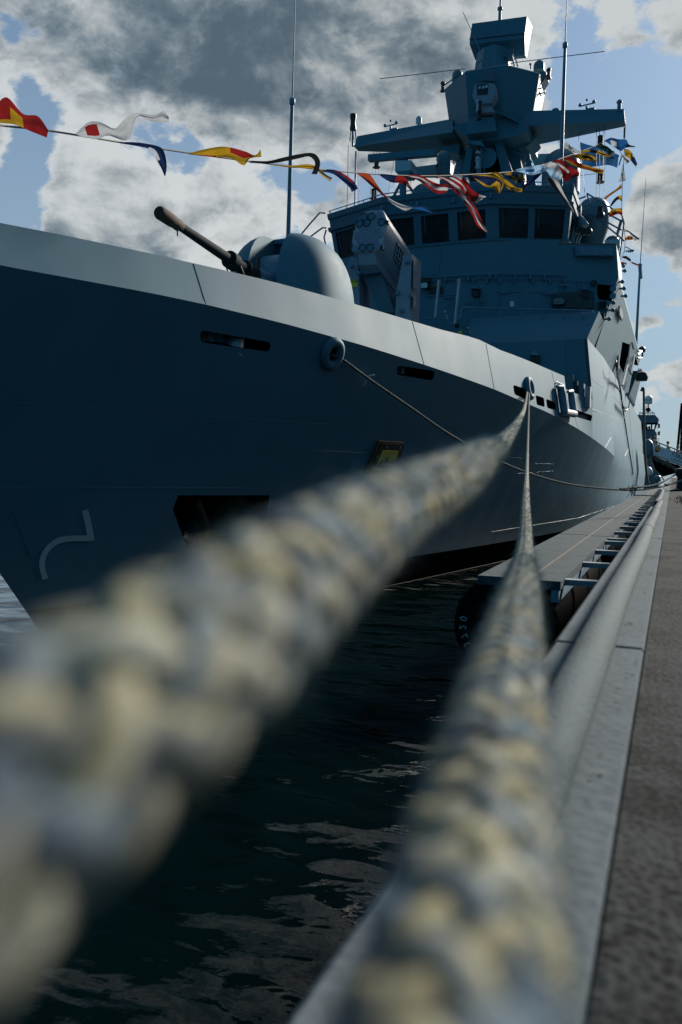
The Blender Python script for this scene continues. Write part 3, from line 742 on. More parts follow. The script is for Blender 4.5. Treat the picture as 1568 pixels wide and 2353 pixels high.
# cell block: front face from the photograph's outline, standing tilted, box running aft and down
face_px = [(520, 185), (560, 150), (640, 130), (790, 125), (812, 165), (850, 265), (852, 290), (795, 560), (775, 610), (725, 645), (690, 650), (430, 662), (402, 640), (395, 595), (430, 340)]
fc = onY(*z6b(620, 400), LY)
ax = V((.30, 1.0, -.62)).normalized()       # muzzle to breech
fn = V((.12, -.80, -.02)).normalized()      # face normal, looking at the bow
def onF(px, py): d_ = ray(*z6b(px, py)); return CAM + d_*((fc-CAM).dot(fn)/d_.dot(fn))
fp = [onF(*q) for q in face_px]
root.prism(fp, ax*1.75); ln = root.build('missile_launcher', M['launcher'], ship, 35)
fm = MB(); cpt = sum(fp, V((0, 0, 0)))/len(fp); fm.prism([cpt+(p-cpt)*.985 + fn*.002 for p in fp], fn*.02); fm.build('launcher_face', M['launcher_face'], ln)
cells = [(560, 215, 1), (652, 212, 1), (742, 208, 0), (500, 300, 1), (592, 290, 1), (686, 288, 0), (778, 282, 1), (535, 372, 0), (628, 362, 0), (720, 360, 0), (474, 452, 0), (566, 448, 0), (660, 442, 0), (752, 436, 0), (510, 525, 0), (602, 520, 0), (694, 515, 0), (446, 612, 0), (540, 604, 1), (634, 600, 1), (728, 592, 0)]
for x, y, open_ in cells:
    p = onF(x, y) + fn*.022; r = .125
    MB().lathe(p, [(r, 0), (r, .012), (r*.9, .016)], fn, 20).build('launch_cell', M['cell'] if not open_ else M['pipe'], ln, 40)
    if open_:
        m_ = MB(); u, w = perp(fn); N = 20
        m_.loft([[p + (u*math.cos(2*math.pi*i/N)+w*math.sin(2*math.pi*i/N))*rr + fn*h for i in range(N)] for rr, h in ((r*1.06, .012), (r*1.0, .035), (r*.88, .035), (r*.85, .012))], True, False)
        m_.build('cell_rim', M['black'], ln)
# ribbed grille on the port side
side_a = onF(860, 300) + ax*.75; mx_ = fn.cross(ax).normalized()
sn = (onF(851, 280)-onF(800, 560)).normalized(); outn = ax.cross(sn).normalized()
if outn.x < 0: outn = -outn
for i in range(7):
    b = onF(835, 350) + outn*.02 + ax*(.75+i*.15); e2_ = onF(795, 545) + outn*.02 + ax*(.75+i*.15)
    MB().tube([b, e2_], .025, 6).build('grille_bar', M['launcher'], ln)
for t in (0, .33, .66, 1):
    b = lerp(onF(835, 350), onF(795, 545), t) + outn*.03; MB().tube([b+ax*.7, b+ax*1.7], .025, 6).build('grille_bar', M['launcher'], ln)
q = [onF(838, 340) + ax*.68, onF(838, 340) + ax*1.72, onF(792, 560) + ax*1.72, onF(792, 560)+ax*.68]
MB().prism([p + outn*.004 for p in q], outn*.01).build('grille_backing', M['black'], ln)
# chute and trunk under the cells
m_ = MB(); a = [onF(x, y) + ax*.12 for x, y in ((472, 690), (690, 672), (720, 640), (450, 655))]
m_.hexa([onF(472, 790)+ax*.10, onF(695, 785)+ax*.10, onF(695, 785)+ax*1.5, onF(472, 790)+ax*1.5, onF(470, 660)+ax*.05, onF(690, 650)+ax*.05, onF(690, 650)+ax*1.6, onF(470, 660)+ax*1.6]); m_.build('launcher_chin', M['launcher'], ln)
m_ = MB(); tp = [onY(*z6b(x, y), LY+.5) for x, y in ((520, 935), (755, 905), (865, 1190), (945, 1415), (740, 1400), (690, 1250), (560, 1010))]
m_.prism(tp, V((.1, .9, 0))); m_.build('launcher_trunk', M['paint_dark'], ln)
m_ = MB(); tp = [onY(*z6b(x, y), LY+.25) for x, y in ((478, 790), (700, 785), (757, 905), (520, 940))]; m_.prism(tp, V((.1, 1.0, 0))); m_.build('launcher_trunk', M['paint_dark'], ln)
# yoke arms
def yoke(front, depth, Y):
    p = [onY(*z6b(*q), Y) for q in front]; m_ = MB(); m_.prism(p, V((0, depth, 0))); return m_.build('yoke_arm', M['launcher'], ln)
yoke([(1045, 685), (1162, 682), (1150, 760), (1125, 1490), (1122, 1560), (940, 1560), (945, 1440), (965, 1130), (1030, 790)], 1.1, LY+.15)
yoke([(372, 725), (478, 722), (500, 1300), (498, 1420), (365, 1420), (357, 830)], 1.0, LY+.35)
# hatch lids on the sunlit side of the port arm
def xat(px, py): return onX(*z6b(px, py), onY(*z6b(1160, 700), LY+.15).x+.012)
for lid in ([(1170, 740), (1195, 735), (1228, 790), (1225, 925), (1172, 890)], [(1175, 895), (1222, 930), (1210, 1135), (1170, 1100)], [(1172, 1200), (1218, 1225), (1200, 1360), (1168, 1345)]):
    m_ = MB(); pts = [onX(*z6b(*q), onY(*z6b(1150, 1000), LY+.15).x+.05) for q in lid]; m_.prism(pts, V((.03, 0, 0))); m_.build('hatch_lid', M['launcher'], ln)
for x, y in ((1100, 780), (400, 835), (980, 1170), (1030, 1390), (1145, 1200), (490, 920)):
    p = onY(*z6b(x, y), LY+.12); MB().obox(p, (.07, 0, 0), (0, .08, 0), (0, 0, .05)).build('lug', M['pipe'], ln)
for x, y in ((852, 285), (785, 600), (430, 355), (395, 570)):
    p = onF(x, y); MB().obox(p, (.05, 0, 0), (0, .07, 0), (0, 0, .06)).build('latch', M['black'], ln)
pl = [onY(*z6b(x, y), LY+.33) for x, y in ((366, 1006), (476, 1000), (476, 1092), (368, 1094))]
MB().prism(pl, V((0, -.012, 0))).build('warning_sign', M['yellow'], ln)
pl2 = [onY(*z6b(x, y), LY+.316) for x, y in ((368, 1010), (474, 1004), (474, 1034), (368, 1039))]
def text_mesh(body, size, name, mat, loc, ex, ey, parent=None, extrude=.001, align='CENTER'):
    cu = bpy.data.curves.new(name, 'FONT'); cu.body = body; cu.size = size; cu.align_x = align; cu.align_y = 'CENTER'; cu.extrude = extrude
    o = bpy.data.objects.new(name, cu); COL.objects.link(o); bpy.context.view_layer.update()
    me = bpy.data.meshes.new_from_object(o.evaluated_get(bpy.context.evaluated_depsgraph_get())); me.name = name
    bpy.data.objects.remove(o)
    ex = V(ex).normalized(); ey = (V(ey) - ex*V(ey).dot(ex)).normalized(); ez = ex.cross(ey)
    Mx = Matrix(((ex.x, ey.x, ez.x, loc[0]), (ex.y, ey.y, ez.y, loc[1]), (ex.z, ey.z, ez.z, loc[2]), (0, 0, 0, 1)))
    me.transform(Mx); me.materials.clear(); me.materials.append(mat)
    o = bpy.data.objects.new(name, me); COL.objects.link(o)
    if parent is not None: attach(o, parent)
    return o
c_ = sum(pl2, V((0, 0, 0)))/4; text_mesh('ACHTUNG', .075, 'warning_lettering', M['black'], c_ + V((0, -.006, 0)), (1, 0, 0), (0, 0, 1), ln)

# ------------------------------------------------------------------ whip antennas
def whip(base, knee, top, Y, r0, name='whip_antenna'):
    a, b, c_ = onY(*base, Y), onY(*knee, Y), onY(*top, Y); c_ = b + (c_-b)*1.25
    MB().tube([a, b, b + (c_-b)*.005, c_], [r0, r0*.72, r0*.3, r0*.12], 8).build(name, M['pipe'], ship, 50)
    MB().lathe(b - (b-a).normalized()*.1, [(r0*.8, 0), (r0*1.15, .04), (r0*1.15, .2), (r0*.6, .24)], b-a, 10).build('antenna_ferrule', M['pipe'], ship, 50)
whip((660, 640), (672, 235), (679, 0), 24.5, .085)
whip((1288, 440), (1299, 105), (1303, 0), 33.6, .085)
whip((1460, 830), (1471.5, 610), (1482, 450), 58, .10)
MB().tube([onY(1473, 640, 58), onY(1471, 610, 58)], .12, 8).build('antenna_mount', M['pipe'], ship)

# ------------------------------------------------------------------ mast
MY = 40.6; zB = zoomer(1850, 0, 2.6133); z9 = zoomer(1750, 400, 1.96); z44 = zoomer(1350, 400, 2.851)
def mp(z, x, y, Y=MY): return onY(*z(x, y), Y)
# octagonal upper block, wider at the top
def octa(cx, cy, r, z): return [V((cx + r*math.cos(math.radians(a)), cy + r*math.sin(math.radians(a)), z)) for a in (-112, -68, -22, 22, 68, 112, 158, 202)]
zt = onY(1143, 160, MY-2).z; zbm = onY(1143, 276, MY-1.7).z
xc = onY(1139, 160, MY).x
mb = MB(); mb.loft([octa(xc, MY, 2.10, zbm-.12), octa(xc, MY, 2.12, zbm), octa(xc, MY, 2.50, zt), octa(xc, MY, 2.44, zt+.06)])
mast = mb.build('mast', M['paint'], ship)
# trunk: tapered body under the block, with a dark sheet for the opening between raked struts
tz = 14.05
mb = MB()
def rect(xl, xr, y0, y1, z): return [V((xl, y0, z)), V((xr, y0, z)), V((xr, y1, z)), V((xl, y1, z))]
xl0, xr0 = mp(z9, 120, 600, MY).x, mp(z9, 765, 735, MY).x
xl1, xr1 = mp(z9, 225, 300, MY).x, mp(z9, 640, 300, MY).x
mb.loft([rect(xl0-.3, xr0+.1, MY-.3, MY+2.4, tz), rect(xl1, xr1, MY-.2, MY+1.6, zbm-.6)]); mb.build('mast_trunk', M['paint'], mast)
for pts in ([(282, 370), (235, 372), (150, 740), (228, 740)], [(440, 300), (500, 300), (645, 740), (545, 740)]):
    mb = MB(); mb.prism([mp(z9, *q, MY-1.5) for q in pts], V((0, 1.1, 0))); mb.build('mast_strut', M['paint'], mast)
mb = MB(); mb.prism([mp(z9, *q, MY-.33) for q in ((262, 330), (480, 300), (590, 740), (215, 740))], V((0, .02, 0))); mb.build('opening_shade_sheet', M['dark'], mast)  # near-black sheet on the trunk, the opening's shade put into colour
# box platform at the front of the block
fr = [mp(z9, *q, MY-2.6) for q in ((252, 140), (445, 130), (462, 240), (226, 268))]
mb = MB(); mb.hexa(fr + [p + V((0, 2.2, 0)) for p in fr]); mb.build('mast_platform', M['paint'], mast)
pf = [mp(z9, *q, MY-2.6) for q in ((345, 92), (478, 87), (480, 97), (350, 104))]; mb = MB(); mb.prism(pf, V((.4, 1.8, 0))); mb.build('platform_deck', M['paint'], mast)
rf = [mp(z9, *q, MY-2.3) for q in ((478, 87), (622, 163), (618, 168), (476, 98))]; mb = MB(); mb.prism(rf, V((.3, 1.4, 0))); mb.build('platform_deck', M['paint'], mast)
# filler between platform and arms
mb = MB(); mb.prism([mp(z9, *q, MY-1.95) for q in ((120, 215), (165, 190), (450, 130), (620, 165), (700, 158), (700, 250), (555, 300), (500, 300), (240, 345), (235, 290))], V((0, 3.4, 0))); mb.build('yard_root', M['paint'], mast)
def arm(top, bot, Y, d0, d1, name='yardarm', under=.12):
    (t0, t1), (b0, b1) = top, bot          # tip, root
    T0, T1, B0_, B1_ = onY(*t0, Y), onY(*t1, Y), onY(*b0, Y), onY(*b1, Y)
    m_ = MB(); m_.hexa([B0_ - V((0, d0, 0)) + V((0, 0, .0)), B1_ - V((0, d1, 0)), B1_ + V((0, d1, 0)), B0_ + V((0, d0, 0)), T0 - V((0, d0*.7, 0)), T1 - V((0, d1*.7, 0)), T1 + V((0, d1*.7, 0)), T0 + V((0, d0*.7, 0))])
    return m_.build(name, M['paint'], mast)
arm((z44(245, 430), z44(1380, 310)), (z44(218, 560), z44(1400, 500)), MY, .30, 1.5)
arm((z9(1466, 84), z9(690, 156)), (z9(1476, 186), z9(540, 305)), MY, .30, 1.5)
m_ = MB(); m_.prism([mp(z44, *q, MY-.7) for q in ((1130, 545), (1400, 498), (1385, 622), (1250, 580))], V((0, 1.4, 0))); m_.build('yard_gusset', M['paint'], mast)
m_ = MB(); m_.prism([mp(z9, *q, MY-.7) for q in ((520, 300), (780, 290), (752, 322), (690, 372), (560, 380))], V((0, 1.4, 0))); m_.build('yard_gusset', M['paint'], mast)
# lower yard, further aft
arm((z44(850, 783), z44(1310, 733)), (z44(850, 870), z44(1310, 860)), MY+2.5, .25, .4)
arm((z9(1090, 420), z9(735, 442)), (z9(1090, 500), z9(760, 510)), MY+2.5, .25, .4)
# light coloured leg plates at either side of the trunk
m_ = MB(); m_.prism([mp(z9, *q, MY-.1) for q in ((165, 430), (215, 425), (190, 570), (120, 590))], V((0, .1, 0))); m_.build('leg_plate', M['launcher'], mast)
m_ = MB(); m_.prism([mp(z9, *q, MY-.1) for q in ((690, 372), (712, 360), (745, 520), (790, 735), (700, 735))], V((0, .1, 0))); m_.build('leg_plate', M['paint'], mast)
# radar pedestal on top of the block
pz = zt
m_ = MB(); m_.loft([octa(xc-.05, MY-.4, 1.0, pz), octa(xc-.05, MY-.4, .78, onY(*zB(330, 600), MY).z)]); m_.build('radar_pedestal', M['paint'], mast)
m_ = MB(); a = onY(*zB(330, 600), MY); m_.lathe((xc-.1, MY, a.z), [(.78, 0), (.78, .15), (.5, .2), (.5, .55), (.4, .6), (.4, 1.25)], (0, 0, 1), 20); m_.build('radar_turntable', M['paint_dark'], mast, 40)
m_ = MB()
for x, y, s_ in ((255, 570, .17), (345, 570, .14), (500, 575, .17), (440, 560, .14)): m_.obox(mp(zB, x, y, MY-.8), (s_, 0, 0), (0, s_, 0), (0, 0, .22))
m_.build('turntable_motor', M['paint_dark'], mast)
# flat rotating radar panel
F1 = [mp(zB, *q, MY-.55) for q in ((103, 246), (678, 170), (655, 347), (78, 411))]
F2 = [mp(zB, *q, MY-.55) for q in ((78, 411), (655, 347), (652, 395), (78, 467))]
ry = V((.12, .85, -.06))
m_ = MB(); top2 = [F1[0]+ry, F1[1]+ry]
a, b, c1, c2, d1, d2 = F1[0], F1[1], F1[2], F1[3], F2[2], F2[3]
ub = [d2 + V((.15, .55, -.48)), d1 + V((-.05, .55, -.55))]
m_.add([a, b, c1, c2, d1, d2, a+ry, b+ry, ub[0], ub[1], ub[0] + V((0, .5, .1)), ub[1] + V((0, .5, .1))],
       [(0, 3, 2, 1), (3, 5, 4, 2), (5, 8, 9, 4), (0, 1, 7, 6), (8, 10, 11, 9), (10, 6, 7, 11), (1, 2, 4, 9, 11, 7), (0, 6, 10, 8, 5, 3)])
rad = m_.build('radar_antenna', M['paint'], mast)
m_ = MB(); m_.tube([c2 + V((0, -.02, 0)), c1 + V((0, -.02, 0))], .035, 6); m_.build('radar_antenna', M['paint_dark'], mast)
MB().tube([mp(zB, 392, 215, MY), mp(zB, 396, 95, MY), mp(zB, 397, 94, MY), mp(zB, 402, -60, MY)], [.085, .075, .05, .045], 8).build('lightning_rod', M['pipe'], mast, 50)
MB().lathe(mp(zB, 396, 92, MY), [(.06, -.08), (.13, -.05), (.13, .05), (.06, .08)], (0, 0, 1), 12).build('rod_collar', M['pipe'], mast, 50)
# wire antennas
MB().tube([onY(873, 181, MY-1), onY(1070, 158, MY-1)], .02, 5).build('wire_antenna', M['pipe'], mast)
MB().tube([mp(zB, 540, 655, MY-.5), mp(zB, 1492, 537, MY-.5)], .02, 5).build('wire_antenna', M['pipe'], mast)
MB().tube([mp(zB, 265, 700, MY-2.2), mp(zB, 10, 130, MY-2.2)], .018, 5).build('wire_antenna', M['pipe'], mast)
# rails round the pedestal
MB().tube([mp(zB, *q, MY-1.6) for q in ((155, 730), (145, 672), (225, 615), (260, 610))], .03, 6).build('mast_rail', M['pipe'], mast)
MB().tube([mp(zB, *q, MY-1.2) for q in ((580, 695), (562, 625), (520, 612), (545, 690))], .035, 6).build('mast_rail', M['pipe'], mast)
MB().tube([mp(zB, *q, MY-2.2) for q in ((270, 712), (400, 690), (545, 660))], .02, 5).build('mast_rail', M['pipe'], mast)
# gun director camera head on the front face
YF = MY-2.5
m_ = MB(); m_.prism([mp(zB, *q, YF) for q in ((210, 770), (330, 745), (345, 850), (215, 840))], V((0, -.5, -.2))); m_.build('director_hood', M['paint_dark'], mast)
hx = [(130, 882), (285, 865), (340, 880), (348, 985), (300, 1075), (140, 1090), (105, 1000)]
m_ = MB(); hp_ = [mp(zB, *q, YF-.5) for q in hx]; m_.prism(hp_, V((0, .6, 0))); dr = m_.build('director_head', M['launcher'], mast)
m_ = MB(); m_.prism([mp(zB, *q, YF-.51) for q in ((150, 885), (275, 872), (268, 985), (155, 998))], V((0, .03, 0))); m_.build('director_aperture', M['black'], mast)
m_ = MB()
for x, y in ((182, 918), (222, 915), (255, 905)): m_.lathe(mp(zB, x, y, YF-.53), [(.07, 0), (.07, .03)], (0, -1, 0), 12)
m_.build('director_lens', M['mark'], mast)
m_ = MB(); m_.prism([mp(zB, *q, YF-.35) for q in ((155, 1085), (265, 1070), (325, 1130), (330, 1170), (140, 1180))], V((0, .7, 0))); m_.build('director_base', M['launcher'], mast)
# navigation lights
def navlight(z, x, y, Y, mat='black', s_=1.0, name='navigation_light'):
    p = mp(z, x, y, Y); m_ = MB(); m_.lathe(p, [(.10*s_, -.28*s_), (.13*s_, -.26*s_), (.13*s_, -.22*s_), (.085*s_, -.2*s_), (.085*s_, .1*s_), (.12*s_, .12*s_), (.12*s_, .18*s_), (.06*s_, .24*s_)], (0, 0, 1), 12); m_.build(name, M[mat], mast, 40)
navlight(zB, 905, 765, MY-.5, 'red'); navlight(zB, 180, 1105, YF-.8, 'black'); navlight(zB, 178, 1190, YF-.7, 'black')
zA = zoomer(1250, 0, 1.0595)
navlight(zA, 553, 366, MY-.5, 'red'); navlight(z9, 322, 45, YF-.8, 'mark')
MB().tube([mp(zA, 553, 366, MY-.5), mp(zA, 590, 340, MY-.3)], .035, 5).build('light_bracket', M['pipe'], mast)
MB().tube([mp(zB, 905, 790, MY-.5), mp(zB, 860, 780, MY-.3)], .035, 5).build('light_bracket', M['pipe'], mast)
m_ = MB(); m_.prism([mp(zB, *q, MY-.2) for q in ((745, 745), (878, 750), (885, 795), (835, 870), (780, 790))], V((0, .8, 0))); m_.build('dome_bracket', M['paint'], mast)
m_ = MB(); m_.prism([mp(zA, *q, MY-.2) for q in ((590, 335), (640, 315), (640, 350), (600, 380))], V((0, .8, 0))); m_.build('dome_bracket', M['paint'], mast)
MB().tube([mp(zB, 715, 720, MY-.8), mp(zB, 712, 672, MY-.8)], .03, 6).ball(mp(zB, 712, 672, MY-.8), .06, 8).build('probe', M['pipe'], mast)
# small ladder cage on the port side of the block
for a in ([(765, 830), (820, 1000), (865, 985), (800, 770)], [(795, 935), (850, 912)], [(775, 850), (825, 830)], [(805, 985), (865, 965)], [(785, 890), (838, 870)]):
    MB().tube([mp(zB, *q, MY-.3) for q in a], .03, 5).build('ladder_cage', M['pipe'], mast)
def dome(z, x, ybase, rpx, hpx, Y, name='radome', mat='radome', base=1.0):
    c_ = mp(z, x, ybase, Y); r = (mp(z, x+rpx, ybase, Y)-c_).x; t = mp(z, x, ybase-hpx, Y).z - c_.z
    return MB().dome(c_, r, max(t-r, .02), 22, base).build(name, M[mat], mast, 50)
dome(zB, 802, 745, 58, 112, MY+.2); dome(zA, 615, 335, 22, 38, MY)
dome(zB, 975, 1195, 54, 64, MY-.2, base=.8)
MB().tube([mp(zB, 975, 1230, MY-.2), mp(zB, 975, 1190, MY-.2)], .07, 8).build('radome_stem', M['pipe'], mast)
dome(z44, 930, 270, 33, 85, MY-.2, 'small_radome', 'mark'); MB().tube([mp(z44, 930, 360, MY-.2), mp(z44, 930, 268, MY-.2)], .05, 6).build('radome_stem', M['pipe'], mast)
dome(z44, 1210, 735, 82, 150, MY-3.5, 'radome', base=.85)
MB().tube([mp(z44, 1205, 860, MY-3.5), mp(z44, 1205, 735, MY-3.5)], .3, 10).build('radome_stem', M['paint_dark'], mast)
navlight(z44, 1150, 800, MY-3.6, 'black', 1.2)
# wind sensors on the yard
def vane(z, x, y0, y1, Y):
    m_ = MB(); m_.tube([mp(z, x, y0, Y), mp(z, x, y1, Y)], .06, 6)
    t = mp(z, x, y1, Y); m_.tube([t + V((-.28, 0, .05)), t + V((.3, 0, .1))], .035, 5); m_.ball(t + V((-.3, 0, .1)), .09, 8); m_.ball(t + V((.32, 0, .16)), .09, 8); m_.ball(t + V((0, 0, .3)), .06, 8)
    m_.obox(t + V((.22, 0, -.2)), (.16, 0, 0), (0, .05, 0), (0, 0, .09)); m_.build('wind_sensor', M['pipe'], mast, 40)
vane(z44, 608, 400, 305, MY-.2); vane(z9, 1172, 115, 50, MY-.2)
navlight(z9, 1428, 45, MY-.2, 'pipe', 1.1); MB().tube([mp(z9, 1426, 90, MY-.2), mp(z9, 1428, 50, MY-.2)], .04, 6).build('light_stem', M['pipe'], mast)
# cage antenna at the starboard yard tip
m_ = MB(); m_.lathe(mp(z44, 178, 345, MY), [(.42, 0), (.44, .12), (.36, .45), (.35, .75), (.43, 1.1), (.44, 1.45), (.40, 1.52)], (0, 0, 1), 16)
k_ = (mp(z44, 214, 345, MY)-mp(z44, 178, 345, MY)).x
m_ = MB(); p = mp(z44, 180, 345, MY); hh = mp(z44, 180, 165, MY).z - p.z
m_.lathe(p, [(k_*.95, 0), (k_, hh*.12), (k_*.8, hh*.35), (k_*.8, hh*.6), (k_, hh*.85), (k_*.95, hh)], (0, 0, 1), 16); m_.build('cage_antenna', M['black'], mast, 40)
m_ = MB(); m_.tube([mp(z44, 225, 525, MY), mp(z44, 178, 527, MY), mp(z44, 178, 345, MY)], .06, 6); m_.build('antenna_bracket', M['pipe'], mast)
for i in range(6):
    a = i*math.pi/3; p1 = mp(z44, 180, 345, MY) + V((k_*.7*math.cos(a), k_*.7*math.sin(a), 0)); p2 = mp(z44, 180, 462, MY) + V((k_*1.1*math.cos(a), k_*1.1*math.sin(a), 0))
    MB().tube([p1, p2], .016, 4).build('cage_rod', M['pipe'], mast)
m_ = MB(); c_ = mp(z44, 180, 462, MY); m_.tube([c_ + V((k_*1.1*math.cos(i*math.pi/6), k_*1.1*math.sin(i*math.pi/6), 0)) for i in range(13)], .016, 4); m_.build('cage_rod', M['pipe'], mast)
# horn, light post and the opening's fittings
p = mp(z9, 390, 455, MY-2); m_ = MB(); N = 24
m_.lathe(p, [(.46, 0), (.40, .06), (.22, .3), (.1, .55), (.1, .9)], (0, 1, .05), N); m_.build('loudhailer', M['paint'], mast, 60)
MB().tube([mp(z9, 370, 480, MY-2), mp(z9, 368, 640, MY-2)], .025, 6).build('horn_post', M['pipe'], mast)
MB().tube([mp(z9, 320, 690, MY-2.3), mp(z9, 340, 345, MY-2.3)], .11, 8).build('light_post', M['pipe'], mast)
m_ = MB(); m_.prism([mp(z9, *q, MY-2.6) for q in ((258, 325), (340, 318), (362, 345), (362, 360), (262, 345))], V((0, .8, 0))); m_.build('light_shelf', M['paint'], mast)
navlight(z9, 318, 440, MY-2.5, 'mark'); navlight(z9, 318, 490, MY-2.5, 'mark'); navlight(z9, 318, 395, MY-2.5, 'black')
# pipework on the port leg
for a in ([(690, 440), (715, 425), (725, 470), (742, 490)], [(700, 410), (725, 425)], [(600, 400), (690, 440)]):
    MB().tube([mp(z9, *q, MY-.8) for q in a], .035, 5).build('mast_rail', M['pipe'], mast)
for a in ([(120, 490), (130, 480), (190, 440)], [(125, 500), (170, 470)]): MB().tube([mp(z9, *q, MY-.8) for q in a], .035, 5).build('mast_rail', M['pipe'], mast)

# ------------------------------------------------------------------ roof gear
z8 = zoomer(1300, 600, 1.7422)
# navigation radar: scanner bar on its gearbox and post
RY = 36.2
MB().tube([onY(*z8(545, 345), RY), onY(*z8(545, 150), RY)], .16, 10).build('radar_post', M['paint'], ship, 40)
for a in ([(470, 345), (527, 235)], [(655, 340), (560, 220)]): MB().tube([onY(*z8(*q), RY) for q in a], .07, 6).build('post_stay', M['pipe'], ship)
q = [onY(*z8(*k), RY-.45) for k in ((490, 75), (600, 70), (600, 140), (490, 150))]
MB().hexa([q[3], q[2], q[2] + V((0, .9, 0)), q[3] + V((0, .9, 0)), q[0], q[1], q[1] + V((0, .9, 0)), q[0] + V((0, .9, 0))]).build('radar_gearbox', M['mark'], ship)
q = [onY(*z8(*k), RY-.45) for k in ((490, 150), (600, 140), (585, 168), (510, 172))]; MB().prism(q, V((0, .9, 0))).build('radar_gearbox', M['paint'], ship)
a, b = onY(*z8(308, 60), RY-.2), onY(*z8(778, 20), RY-.2); dd = (b-a)/2
MB().obox((a+b)/2, dd, (0, .16, 0), (0, 0, .14)).build('radar_scanner', M['paint'], ship)
MB().lathe(onY(*z8(545, 75), RY-.1), [(.25, 0), (.18, .3)], (0, 0, 1), 12).build('scanner_hub', M['paint'], ship, 40)
def sdome(z, x, yb, rpx, hpx, Y, name='radome', base=1.0):
    c_ = onY(*z(x, yb), Y); r = (onY(*z(x+rpx, yb), Y)-c_).x; t = onY(*z(x, yb-hpx), Y).z-c_.z
    MB().dome(c_, r, max(t-r, .02), 26, base).build(name, M['radome'], ship, 50)
sdome(z8, 700, 345, 102, 85, 36.5); sdome(z9, 860, 735, 72, 80, 37); 
MB().dome(onY(*z9(965, 740), 38.4), .85, 1.15, 22).build('radome', M['radome'], ship, 50)
z5 = zoomer(2200, 500, 2.958)
c_ = onY(*z5(505, 1435), 37.3); r = (onY(*z5(705, 1130), 37.3)-onY(*z5(505, 1130), 37.3)).x; hh = onY(*z5(505, 868), 37.3).z-c_.z
MB().lathe(c_, [(r*.62, 0), (r*.70, hh*.12), (r*.93, hh*.35), (r, hh*.55), (r*.98, hh*.7), (r*.88, hh*.84), (r*.66, hh*.94), (r*.35, hh*.985), (0, hh)], (0, 0, 1), 28).build('satellite_radome', M['radome'], ship, 60)
sdome(z5, 735, 1480, 90, 170, 36.4)
MB().obox(onY(*z5(745, 1410), 35.6), (.3, 0, 0), (0, .2, 0), (0, 0, .14)).build('wing_lamp_box', M['mark'], ship)
# light slab boxes along the roof edge
q = [onY(*z8(*k), 32.2) for k in ((738, 325), (835, 318), (842, 360), (738, 365))]; MB().prism(q, V((0, .6, 0))).build('camera_box', M['black'], ship)
q = [onY(*z8(*k), 33.5) for k in ((845, 280), (910, 265), (985, 320), (985, 345), (845, 345))]; MB().prism(q, V((0, .8, 0))).build('roof_locker', M['launcher'], ship)
q = [onY(*z8(*k), 36) for k in ((800, 205), (990, 190), (990, 215), (800, 232))]; MB().prism(q, V((0, .8, 0))).build('roof_beam', M['paint'], ship)
q = [onY(*z8(*k), 36) for k in ((1010, 220), (1160, 205), (1160, 240), (1010, 250))]; MB().prism(q, V((0, 1.0, 0))).build('roof_beam', M['paint_dark'], ship)
# vertical antenna at the starboard roof edge
MB().tube([onY(*z44(203, 1222), 35), onY(*z44(212, 590), MY-.4)], .045, 6).build('rod_antenna', M['pipe'], ship)
MB().tube([onY(*z44(112, 1240), 35), onY(*z44(126, 515), 35)], .014, 5).build('rod_antenna', M['pipe'], ship)
# port wing: pipe frames, ladder, lamps
for a in ([(440, 810), (850, 1060), (880, 1160)], [(440, 810), (470, 930), (500, 1050)], [(470, 930), (850, 1140)], [(500, 1050), (850, 1245)], [(500, 1060), (800, 1300), (880, 1375)], [(300, 890), (430, 845)], [(330, 985), (470, 940)], [(360, 1090), (500, 1045)],
          [(860, 1120), (760, 1445)], [(880, 1160), (825, 1575)], [(840, 1120), (790, 1300)]):
    MB().tube([onY(*z5(*q), 36.2) for q in a], .035, 6).build('wing_frame', M['pipe'], ship)
for a in ([(290, 1020), (215, 1430)], [(310, 1030), (250, 1430)], [(340, 1270), (300, 1435)], [(280, 850), (370, 1110), (330, 1160)], [(300, 860), (320, 1010)], [(380, 1280), (320, 1435)], [(215, 1400), (240, 1430)]):
    MB().tube([onY(*z5(*q), 35) for q in a], .04, 6).build('wing_ladder', M['steel'], ship)
for x, y, w, h in ((325, 1080, .16, .4), (310, 1220, .3, .25), (345, 1040, .1, .1)): MB().obox(onY(*z5(x, y), 35.2), (w, 0, 0), (0, .2, 0), (0, 0, h)).build('wing_gear_box', M['paint_dark'], ship)
p = onY(*z5(385, 1210), 35); m_ = MB(); m_.lathe(p, [(.3, 0), (.22, .25), (.08, .5)], (-.3, 0, 1), 14); m_.build('pelorus', M['paint'], ship, 40)
for x, y in ((400, 1255), (455, 1255), (600, 1060)): MB().lathe(onY(*z5(x, y), 34.8), [(.14, 0), (.16, .1), (.06, .2)], (0, 1, 0), 12).build('wing_lamp', M['black'], ship, 40)
# signal halyards with black shapes between yard and roof
def wire(px, Y0, Y1, r=.012, name='halyard', mat='wire'):
    n_ = len(px); MB().tube([onY(*q, lerp(Y0, Y1, i/max(1, n_-1))) for i, q in enumerate(px)], r, 4).build(name, M[mat], ship)
for a in ([z44(240, 600), z44(248, 1210)], [z44(420, 578), z44(368, 1190)], [z44(455, 578), z44(410, 1190)], [z44(488, 578), z44(445, 1170)], [z44(665, 580), z44(575, 1100)], [z44(835, 580), z44(840, 1130)], [z44(885, 575), z44(770, 1030)],
          [z9(1248, 215), z9(1250, 800)], [z9(1272, 215), z9(1275, 800)], [z9(1105, 250), z9(1160, 750)], [z9(1303, 210), z9(1300, 560)], [z9(1316, 208), z9(1312, 740)], [z9(940, 270), z9(955, 330)], [z9(1060, 600), z9(1240, 578)]):
    wire(a, MY, 37)
wire([z9(1468, 195), z9(1465, 300)], MY, MY, .03); 
